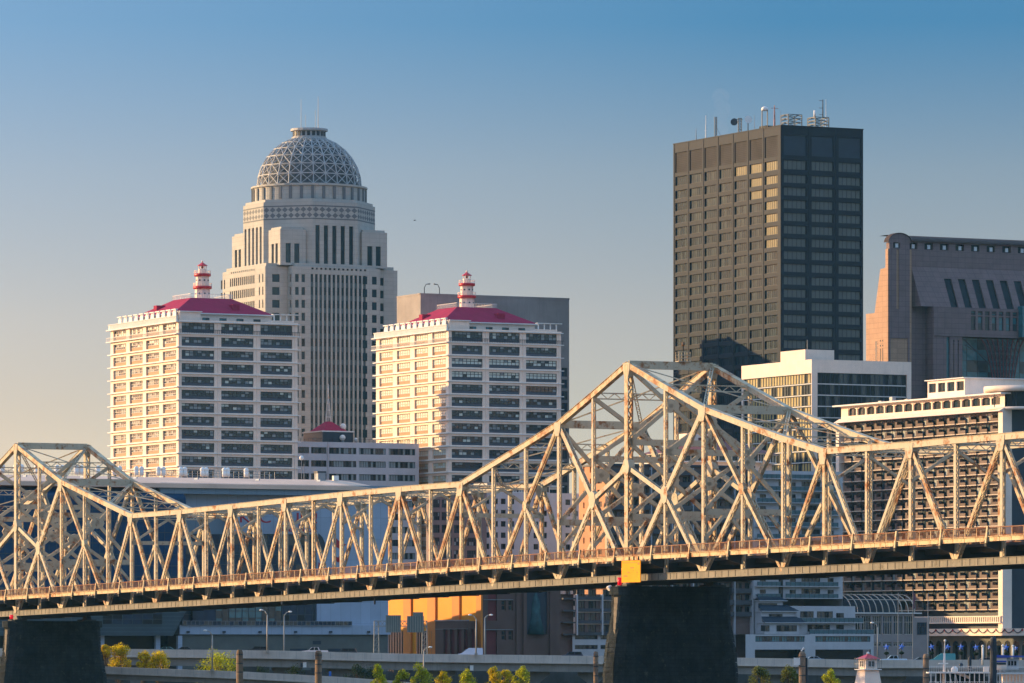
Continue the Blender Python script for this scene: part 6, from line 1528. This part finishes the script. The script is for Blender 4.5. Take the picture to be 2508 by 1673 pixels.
car(1152, 1129, 'van', (.45, .55, .70), 'pale blue van on the highway before the arts hall')
car(1402, 1130, 'suv', (.012, .035, .075), 'dark blue car on the highway before the balconied lower wing')
car(1994, 1131, 'sedan', (.35, .50, .62), 'pale blue sedan on the highway before the apartment parking bays')
car(2190, 1130, 'pickup', (.35, .52, .66), 'light blue pickup on the highway beyond the little lighthouse')
car(2258, 1132, 'sedan', (.18, .26, .32), 'slate blue sedan on the highway behind the light blue pickup', True)
car(2310, 1131, 'van', (.04, .24, .28), 'teal van on the highway before the slab hotel arcade')
car(2416, 1132, 'sedan', (.10, .13, .17), 'dark grey sedan on the highway between the dark mooring poles')

# ------------------------------------------------------------------ sign gantry seen from behind
def gantry():
    D = 1149.; q = hw(980); t = thing('sign_gantry', 'steel gantry over the highway holding two large sign boards seen from behind', 'sign gantry', P(980, 1600, D))
    G = mat('weathered gantry steel', (.22, .235, .22), rough=.6, var=.2); bk = mat('grey green sign back', (.085, .12, .115), rough=.6, var=.12)
    z0 = P(980, 1606, D).z; zt, zb = P(0, 1521, D).z, P(0, 1534, D).z
    xs = [(px-CX)/F*D for px in (922, 1040)]
    for x in xs:
        g = MB()
        for dx in (-.45, .45):
            for dy in (-.6, .6): g.bar((x+dx*(1.4), D+dy, z0-3), (x+dx, D+dy, zt), .14, .14, G)
        for i in range(7):
            za, zc_ = z0+(zt-z0)*i/7, z0+(zt-z0)*(i+1)/7
            for dy in (-.6, .6): g.bar((x-.5, D+dy, za), (x+.5, D+dy, zc_), .09, .09, G); g.bar((x-.5, D+dy, zc_), (x+.5, D+dy, zc_), .09, .09, G)
        g.build('post', t)
    g = MB(); n = 12
    for dy in (-.6, .6):
        for z in (zt, zb): g.bar((xs[0]-.5, D+dy, z), (xs[1]+.5, D+dy, z), .16, .16, G)
        for i in range(n):
            a = xs[0]+(xs[1]-xs[0])*i/n; b = xs[0]+(xs[1]-xs[0])*(i+1)/n; g.bar((a, D+dy, zb), (b, D+dy, zt), .09, .09, G); g.bar((a, D+dy, zt), (b, D+dy, zb), .09, .09, G)
    g.build('beam', t)
    for boards in (((945, 982, 1507, 1549),), ((997, 1038, 1509, 1549), (1012, 1036.5, 1499.5, 1509.2))):
        g = MB()
        for x0, x1, y0, y1 in boards:
            a, b = P(x0, y1, D-1), P(x1, y0, D-1); g.box(a, Vec((b.x-a.x, 0, 0)), Vec((0, .1, 0)), Z*(b.z-a.z), bk)
            for i in range(7): x = a.x+.2+(b.x-a.x-.4)*i/6; g.box(Vec((x-.06, D-1.12, a.z)), Vec((.12, 0, 0)), Vec((0, .12, 0)), Z*(b.z-a.z), G)
        g.build('sign_panel', t)
gantry()
t = thing('road_sign', 'small blue road sign on a thin post between the pilings', 'sign', P(808, 1668, 1064)); g = MB(); g.tube(P(808, 1672, 1064), P(808, 1648, 1064), .06, .06, 6, LG); g.build('post', t)
g = MB(); a = P(805.5, 1656, 1063.8); g.box(a, Vec((.48, 0, 0)), Vec((0, .05, 0)), Z*.95, mat('blue sign sheet', (.02, .12, .45), var=.05)); g.build('board', t)

# ------------------------------------------------------------------ trees: trunk, limbs, crown of many small leaf faces
def leaf(name, c):
    m = bpy.data.materials.new(name); m.use_nodes = True; n = m.node_tree.nodes; l = m.node_tree.links; n.clear()
    o = n.new('ShaderNodeOutputMaterial'); d = n.new('ShaderNodeBsdfDiffuse'); tr = n.new('ShaderNodeBsdfTranslucent'); mx_ = n.new('ShaderNodeMixShader'); mx_.inputs[0].default_value = .5
    ge = n.new('ShaderNodeNewGeometry'); no = n.new('ShaderNodeTexNoise'); no.inputs['Scale'].default_value = 1.3; l.new(ge.outputs['Position'], no.inputs['Vector'])
    mc = n.new('ShaderNodeMix'); mc.data_type = 'RGBA'; mc.inputs[6].default_value = (*[x*.75 for x in c], 1); mc.inputs[7].default_value = (*[x*1.25 for x in c], 1); l.new(no.outputs[0], mc.inputs[0])
    l.new(mc.outputs[2], d.inputs[0]); l.new(mc.outputs[2], tr.inputs[0]); l.new(d.outputs[0], mx_.inputs[1]); l.new(tr.outputs[0], mx_.inputs[2]); l.new(mx_.outputs[0], o.inputs[0]); return m
def leafmats(n, base): return [leaf(n+' leaves', tuple(c*f for c in base)) for f in (.65, 1., 1.4)]
LY = leafmats('golden', (.66, .50, .012)); LG_ = leafmats('yellow green', (.46, .46, .02)); LO = leafmats('olive', (.16, .17, .04)); LD = leafmats('dark green', (.03, .05, .025))
BARK = mat('grey brown bark', (.10, .075, .055), rough=.95, var=.3, scale=3)
def tree(px, ytop, wpx, D, lm, lab, seed, tall=1.6, ybase=None, grp='autumn trees by the highway', n=3800):
    rr = random.Random(seed); top = P(px, ytop, D); rad = wpx*(1.3 if lm is not LD else 1)/2/F*D; zg = 0. if ybase is None else P(px, ybase, D).z
    base = Vec((top.x, D, zg)); H = top.z-zg; t = thing('autumn_tree' if lm is not LD else 'bush', lab, 'tree' if lm is not LD else 'bush', base, grp)
    ch = min(H*.8, rad*2*tall); zc_ = H-ch/2
    g = MB(); g.tube(base, base+Z*(H*.55), .16+H*.012, .1, 8, BARK)
    cl = []
    for i in range(20):
        a = rr.uniform(0, 6.28); e = rr.uniform(-.35, 1.) if i < 15 else rr.uniform(.7, 1.12); r_ = rr.uniform(.3, 1.05)*(1 if i < 15 else .6)
        c = base+Vec((math.cos(a)*rad*r_*(1-.45*max(0, e)), math.sin(a)*rad*r_*(1-.45*max(0, e)), zc_+ch/2*(e*.95-.2*r_)))
        cl.append((c, rad*rr.uniform(.22, .42)))
        s0 = base+Z*(H*rr.uniform(.25, .5)); g.tube(s0, c, .09, .03, 5, BARK, False)
    cl.append((base+Z*(H-rad*.35), rad*.33))
    g.build('trunk', t)
    g = MB()
    for i in range(n):
        c, r_ = rr.choice(cl); d = Vec((rr.gauss(0, 1), rr.gauss(0, 1), rr.gauss(0, 1))).normalized()*r_*rr.random()**.45; d.z *= 1.15
        p = c+d; s_ = rr.uniform(.11, .27); n_ = Vec((rr.gauss(0, 1), rr.gauss(0, 1), rr.gauss(0, 1.))).normalized(); a = n_.orthogonal().normalized()*s_; b = n_.cross(a)*rr.uniform(.5, .9)
        g.face([p-a*.9, p-b*.55, p+a, p+b*.55], lm[min(2, int(rr.random()*3))])
    g.build('crown', t)
T = [(930, 1632, 46, LG_, 'yellow green tree at the start of the front row, beneath the sign gantry'), (984, 1645, 34, LG_, 'smaller green tree second in the front row'), (1030, 1633, 48, LG_, 'tall yellow green tree in front row below the short lamp'),
     (1087, 1648, 40, LY, 'low golden tree in the middle of the front row'), (1144, 1645, 50, LG_, 'broad green tree in the front row below the utility box'), (1208, 1640, 40, LY, 'bright golden tree in the front row, first of a close pair'),
     (1238, 1642, 36, LY, 'bright golden tree in the front row, second of a close pair'), (1278, 1641, 42, LG_, 'last yellow green tree of the front row, nearest the tall pier')]
for i, (px, yt, w_, lm, lab) in enumerate(T): tree(px, yt, w_, 1040+i*2, lm, lab, 10+i)
for i, (px, yt, w_, lm, lab) in enumerate([(256, 1583, 30, LY, 'golden tree half hidden by the dark pier'), (292, 1584, 50, LY, 'large golden tree beside the dark pier'), (350, 1601, 34, LY, 'small golden tree on the highway slope'), (393, 1602, 66, LY, 'wide low golden tree on the highway slope'), (540, 1604, 92, LG_, 'broad yellow green tree behind the first wooden piling')]):
    tree(px, yt, w_, 1095, lm, lab, 30+i, 1.0 if i < 4 else .8)
for i, (px, yt, w_, lm, lab) in enumerate([(1858, 1634, 48, LO, 'olive tree under the highway just past the tall pier'), (1935, 1636, 46, LO, 'olive tree close to the piling with white boxes'), (2036, 1646, 48, LG_, 'yellow topped tree between piling and little lighthouse')]):
    tree(px, yt, w_, 1045, lm, lab, 50+i)
for i, px in enumerate((580, 640, 720, 905, 875)):
    tree(px, 1634+i % 2*4, 60, 1102, LD, 'dark bush under the highway'+(' behind the ramp, nearer the dark pier' if i < 2 else (' behind the second piling' if i == 2 else ' by the first row tree' if i == 3 else ' beside the blue sign')), 70+i, .7, grp='bushes under the highway', n=900)

# ------------------------------------------------------------------ mooring piles
PW = mat('weathered timber pile', (.26, .175, .115), rough=.9, var=.35, scale=1.2, streak=.7); PN = mat('shade dark pile', (.02, .03, .045), rough=.6, var=.2)  # near-black navy puts the dock piles' shade into their colour
def pile(px, yt, wpx, D, mt, lab, tilt=0.):
    a = P(px, yt, D); r = wpx/2/F*D; b = Vec((a.x+tilt, D, -6)); t = thing('mooring_pile', lab, 'pile', Vec((b.x, D, -4)), 'mooring piles along the landing')
    g = MB(); rr = random.Random(int(px)); n = 10; zs = [-6+(a.z+6)*i/10 for i in range(11)]
    g.lathe((b.x, D, 0), [(r*rr.uniform(.93, 1.07), z) for z in zs[:-1]]+[(r*.98, a.z-.4), (r*.7, a.z), (.01, a.z+.05)], n, mt, False); g.build('shaft', t)
    for z in (a.z-.9, a.z-2.6, a.z-4.2): g = MB(); g.lathe((b.x, D, 0), [(r*1.08, z), (r*1.08, z+.18)], n, M['dark_metal'], False); g.build('iron_band', t)
    return a, r, t
pile(587, 1592, 16, 985, PW, 'tall weathered timber pile before the broad yellow green tree')
pile(780, 1594, 17, 985, PW, 'weathered timber pile below the white pickup truck')
a, r, t = pile(1965, 1597, 17, 930, PW, 'timber pile carrying white lamp boxes')
g = MB(); g.box(a+Vec((-r-.9, -.5, -2.3)), Vec((1.1, 0, 0)), Vec((0, .5, 0)), Z*1.3, M['trim']); g.build('lamp_box', t)
g = MB(); g.tube(a+Vec((-.2, 0, .1)), a+Vec((.35, 0, .8)), .12, .2, 6, M['trim']); g.build('lamp', t)
g = MB(); g.tube(a+Vec((r+.15, 0, -6)), a+Vec((r+.15, 0, -1)), .18, .18, 6, PN); g.build('pipe', t)
pile(2268, 1602, 15, 925, PW, 'split timber pile at the boat landing')
pile(2375, 1610, 9, 925, PN, 'slim black pile behind the white boat'); pile(2433, 1560, 16, 890, PN, 'thick black pile between the two boats'); pile(1481, 1596, 12, 905, PW, 'slanting timber pile leaning against the tall pier', -1.5)

# ------------------------------------------------------------------ little red roofed lighthouse on the landing
def little_lighthouse():
    D = 925.; c = P(2126, 1650, D); t = thing('landing_lighthouse', 'little white lighthouse with a red pyramid roof at the river landing', 'lighthouse', Vec((c.x, D, -2)))
    z = lambda py: P(0, py, D).z; h = 1.32; wm_ = M['white']
    def sq(hh, zz): return [Vec((c.x, D, zz))+U*sx*hh+V*sy*hh for sx, sy in ((-1, -1), (1, -1), (1, 1), (-1, 1))]
    g = MB(); lo, hi = sq(3.3, -3), sq(1.35, z(1641))
    for i in range(4): g.face([lo[i], lo[(i+1) % 4], hi[(i+1) % 4], hi[i]], wm_)
    g.build('tower', t)
    g = MB(); g.prism(sq(1.75, z(1641)), Z*.16, M['trim']); g.build('gallery', t)
    g = MB(); q = sq(1.72, z(1641)+.16)
    for i in range(4):
        a, b = q[i], q[(i+1) % 4]
        for j in range(5): p = a+(b-a)*j/4; g.bar(p, p+Z*1.9, .05, .05, M['metal'])
        for zz in (.9, 1.9): g.bar(a+Z*zz, b+Z*zz, .05, .05, M['metal'])
    g.build('gallery_railing', t)
    g = MB(); g.prism(sq(1.2, z(1641)+.16), Z*(z(1614)-z(1641)-.16), wm_); g.build('lantern_room', t)
    for sd in (Side(sq(1.2, 0)[0], U, -V), Side(sq(1.2, 0)[0], V, -U)):
        window(sd, .55 if sd.n == -U else .35, 1.85, z(1634), z(1618), -.03, 2, (1,), [M['glass_teal'], M['glass']], M['trim'], .1).build('window', t)
    g = MB(); e = sq(1.65, z(1614)); ap = Vec((c.x, D, z(1601)))
    for i in range(4): g.face([e[i], e[(i+1) % 4], ap], M['red'])
    g.face(e[::-1], M['red']); g.build('roof', t)
    g = MB(); g.ball(ap+Z*.05, .28, M['trim'], 6); g.build('finial', t)
little_lighthouse()
# ------------------------------------------------------------------ boats at the landing
def boat(px0, px1, D, lab, kind):
    z = lambda py: P(0, py, D).z; x = lambda px: (px-CX)/F*D; Wt = M['white']; Tr = M['trim']
    t = thing('excursion_boat', lab, 'boat', Vec(((x(px0)+x(px1))/2, D, -3.8)))
    x0, x1 = x(px0), x(px1); wd = 7.
    def bx(g, a, b, y0, y1, d0, d1, mt): g.box(Vec((a, D+d0, y0)), Vec((b-a, 0, 0)), Vec((0, d1-d0, 0)), Z*(y1-y0), mt)
    g = MB(); g.prism([(x0+2, D, -5), (x1, D, -5), (x1, D, -1.5), (x0-1, D, -1.2)], Vec((0, wd, 0)), M['navy']); g.build('hull', t)
    g = MB(); bx(g, x0, x1, -1.5, z(1672)-1, .4, wd-.4, Wt); g.build('lower_cabin', t)
    zf = z(1672)-.9; zr = z(1648) if kind == 'open' else z(1650)
    g = MB(); bx(g, x0-.5, x1+.3, zf-.2, zf, -.4, wd+.4, Tr); g.build('deck', t)
    g = MB(); bx(g, x0+1.5, x1-.5, zf, zr-.1, 2.2, wd-2, M['glass_black'] if kind == 'open' else Wt); g.build('saloon', t)
    g = MB(); bx(g, x0, x1+.2, zr-.1, zr+.14, -.3, wd, Tr); g.build('roof', t)
    for i in range(13):
        g = MB(); a = x0+.2+(x1-x0-.4)*i/12; bx(g, a, a+.16, zf, zr-.1, -.1, .06, Tr); g.build('post', t)
    g = MB()
    for hgt, base_ in ((1.0, zf), (.95, zr+.14)):
        bx(g, x0, x1, base_+hgt, base_+hgt+.07, -.2, -.12, Tr); bx(g, x0, x1, base_+hgt*.5, base_+hgt*.5+.05, -.2, -.12, Tr)
        for i in range(34): a = x0+(x1-x0)*i/34; bx(g, a, a+.06, base_, base_+hgt, -.2, -.13, Tr)
    g.build('railing', t)
    if kind == 'open':
        g = MB(); a = Vec((x(2313), D+1, zr)); g.tube(a-Z*2.8, P(2313, 1600, D+1), .3, .17, 8, Wt); g.tube(P(2313, 1600, D+1), P(2314.5, 1569, D+1), .1, .06, 6, Tr); g.bar(a+Z*1.6-U*1.1, a+Z*1.6+U*.8, .2, .2, Tr); g.ball(P(2314.5, 1569, D+1), .22, Tr, 6); g.build('mast', t)
        for i, (px, py) in enumerate(((2298, 1668), (2331, 1640), (2345, 1632))):
            g = MB(); a = P(px, 1673, D+.5); g.bar(a, P(px-9, py, D+.5), .12, .12, Tr, Vec((0, 1, 0))); g.build('stay', t)
        g = MB(); c = P(2338, 1637, D+2); g.lathe(c-Z*.2, [(.5, -.6), (.65, 0), (.35, .5), (.05, .55)], 10, Tr); g.bar(c-Z*.6, c+Vec((2.6, 0, -1.6)), .5, .3, Wt); g.build('winch', t)
        g = MB(); c = P(2354, 1629, D+2.4); g.ball(c, .38, M['navy'], 7); g.build('ball_signal', t)
        g = MB(); bx(g, x(2411), x(2424), zr+.14, z(1633), 1, 2, Wt); g.build('locker', t)
    else:
        g = MB(); bx(g, x(2436), x(2466), z(1640), z(1611), .2, 3.4, Wt); g.build('pilot_house', t)
        bl = mat('blue awning cloth', (.05, .09, .42), var=.12)
        g = MB(); e = [P(2434, 1611, D), P(2469, 1611, D)]; g.prism([e[0], e[1], e[1]+Vec((-.3, 0, .45)), e[0]+Vec((.3, 0, .45))], Vec((0, 3.6, 0)), bl); bx(g, x(2437), x(2465), z(1622), z(1618), .15, .2, bl); g.build('awning', t)
        g = MB(); bx(g, x(2438), x(2464), z(1628), z(1623), .14, .2, M['glass']); g.build('pilot_window', t)
        g = MB(); bx(g, x(2467), x(2497), z(1640), z(1613.5), 1.4, 5, M['pale_brick']); g.build('rear_cabin', t)
        for px in (2471, 2478.5, 2486): g = MB(); bx(g, x(px), x(px+5), z(1630), z(1619), 1.35, 1.4, M['glass_black']); g.build('cabin_window', t)
        g = MB(); bx(g, x(2464), x1, z(1612.5), z(1610.5), 1.0, 5.2, M['metal']); bx(g, x(2467), x1, z(1609.5), z(1606), 1.2, 5.0, bl); g.build('cabin_roof', t)
        g = MB()
        for i in range(5): a = x(2440+i*5); g.lathe((a, D+.6, zr+.14), [(.22, 0), (.26, .7), (.12, .9), (.17, 1.1), (.01, 1.25)], 7, random.choice([M['brown_plank'], M['pale_brick'], M['navy']]))
        g.build('deck_chairs', t)
boat(2276, 2424, 905, 'white boat with mast, winch and open railed upper deck', 'open'); boat(2437, 2540, 897, 'white boat with a blue awning over its pilot house', 'awning')

# ------------------------------------------------------------------ blue star ornaments on posts before the hotel arcade
stm = mat('blue star panel', (.05, .17, .62), rough=.5, var=.12)
for i, (px, py) in enumerate(((2171, 1585), (2208, 1584), (2281.5, 1585), (2320.5, 1585), (2353.5, 1585), (2390.5, 1586), (2423, 1586), (2464, 1586), (2488, 1588))):
    D = 1158.; c = P(px, py, D); t = thing('star_ornament', ['blue star nearest the conservatory', 'blue star before the small base windows', 'blue star before the blank pink wall', 'blue star behind the tall boat mast', 'largest looking blue star before a dark arch', 'blue star beside the small black pile', 'small blue star half behind a thick black pile', 'blue star above the blue awning', 'blue star over the rear cabin of the awning boat'][i], 'ornament', c-Z*4, 'blue stars along the riverfront')
    g = MB(); r0 = .80 if px not in (2423, 2488) else .58; rot = [.1, -.2, .25, -.15, .05, .2, .1, -.1, .15][i]
    pts = []
    for k in range(10): a = math.pi/2+rot+math.pi*k/5; rr_ = r0 if k % 2 == 0 else r0*.42; pts.append(c+Vec((rr_*math.cos(a), 0, rr_*math.sin(a))))
    for k in range(10):
        for sy in (-.28, .28): g.face([pts[k], pts[(k+1) % 10], c+Vec((0, sy, 0))], stm)
    g.build('star', t); g = MB(); g.tube(c-Z*5, c-Z*.4, .09, .07, 6, M['dark_metal']); g.build('post', t); g = MB(); g.lathe(c-Z*1.35, [(.05, -.4), (.5, -.2), (.6, .1), (.3, .3), (.02, .35)], 9, LD[1]); g.build('flower_basket', t)
for px, y0, y1, lab in ((2407, 1607, 1584, 'sunlit short white post beside a floodlight'), (2456, 1606, 1583, 'sunlit short white post above the awning boat'), (2481, 1605, 1584, 'sunlit short white post above the rear cabin')):
    a, b = P(px, y0+22, 1120), P(px, y1, 1120); t = thing('banner_post', lab, 'post', a); g = MB(); g.tube(a, b, .22, .22, 8, M['trim']); g.build('post', t); g = MB(); g.ball(b+Z*.1, .3, M['trim'], 6); g.build('cap', t)
# a gull far out over the city
c = P(1016, 540, 1200)
bm = MB(); 
for k in range(9):
    f = k/8; bm.ball(c+Vec((-.3+f*.6, 0, .03*math.sin(f*3))), .03+.07*math.sin(math.pi*min(1, f*1.1)), M['dark_metal'], 5)
for sgn in (-1, 1): bm.prism([c+Vec((-.15, 0, 0)), c+Vec((.2, 0, 0)), c+Vec((.1, sgn*.3, .12)), c+Vec((-.1, sgn*.5, .08))], Z*.04, M['dark_metal'])
tag(bm.build('bird'), 'tiny dark bird flying beside the domed skyscraper', 'bird')
# thin steam rising behind the dark skyscraper's roof
sm = bpy.data.materials.new('steam'); sm.use_nodes = True; nn = sm.node_tree.nodes; nn.clear(); ov = nn.new('ShaderNodeOutputMaterial'); pv = nn.new('ShaderNodeVolumePrincipled')
pv.inputs['Density'].default_value = .007; pv.inputs['Color'].default_value = (1, .95, .95, 1); sm.node_tree.links.new(pv.outputs[0], ov.inputs[1])
g = MB()
for px, py, r, sz in ((1768, 318, 2.2, 1.6), (1764, 290, 2.4, 1.6), (1771, 268, 2.6, 1.2), (1762, 252, 2.0, 1.5), (1765, 236, 3.0, .9)): g.ball(P(px, py, 1640), r, sm, 8, sz)
o = g.build('steam_plume'); o['kind'] = 'stuff'

# ------------------------------------------------------------------ thin blue air over the whole scene
hz = bpy.data.materials.new('air'); hz.use_nodes = True; nn = hz.node_tree.nodes; nn.clear(); ov = nn.new('ShaderNodeOutputMaterial'); pv = nn.new('ShaderNodeVolumePrincipled')
pv.inputs['Density'].default_value = HAZE; pv.inputs['Color'].default_value = (.30, .75, 1.0, 1); pv.inputs['Anisotropy'].default_value = .0
hz.node_tree.links.new(pv.outputs[0], ov.inputs[1])
g = MB(); g.box((-9050, -2650, -10.5), Vec((18100, 0, 0)), Vec((0, 18700, 0)), Z*206, hz); o = g.build('haze'); o['kind'] = 'stuff'
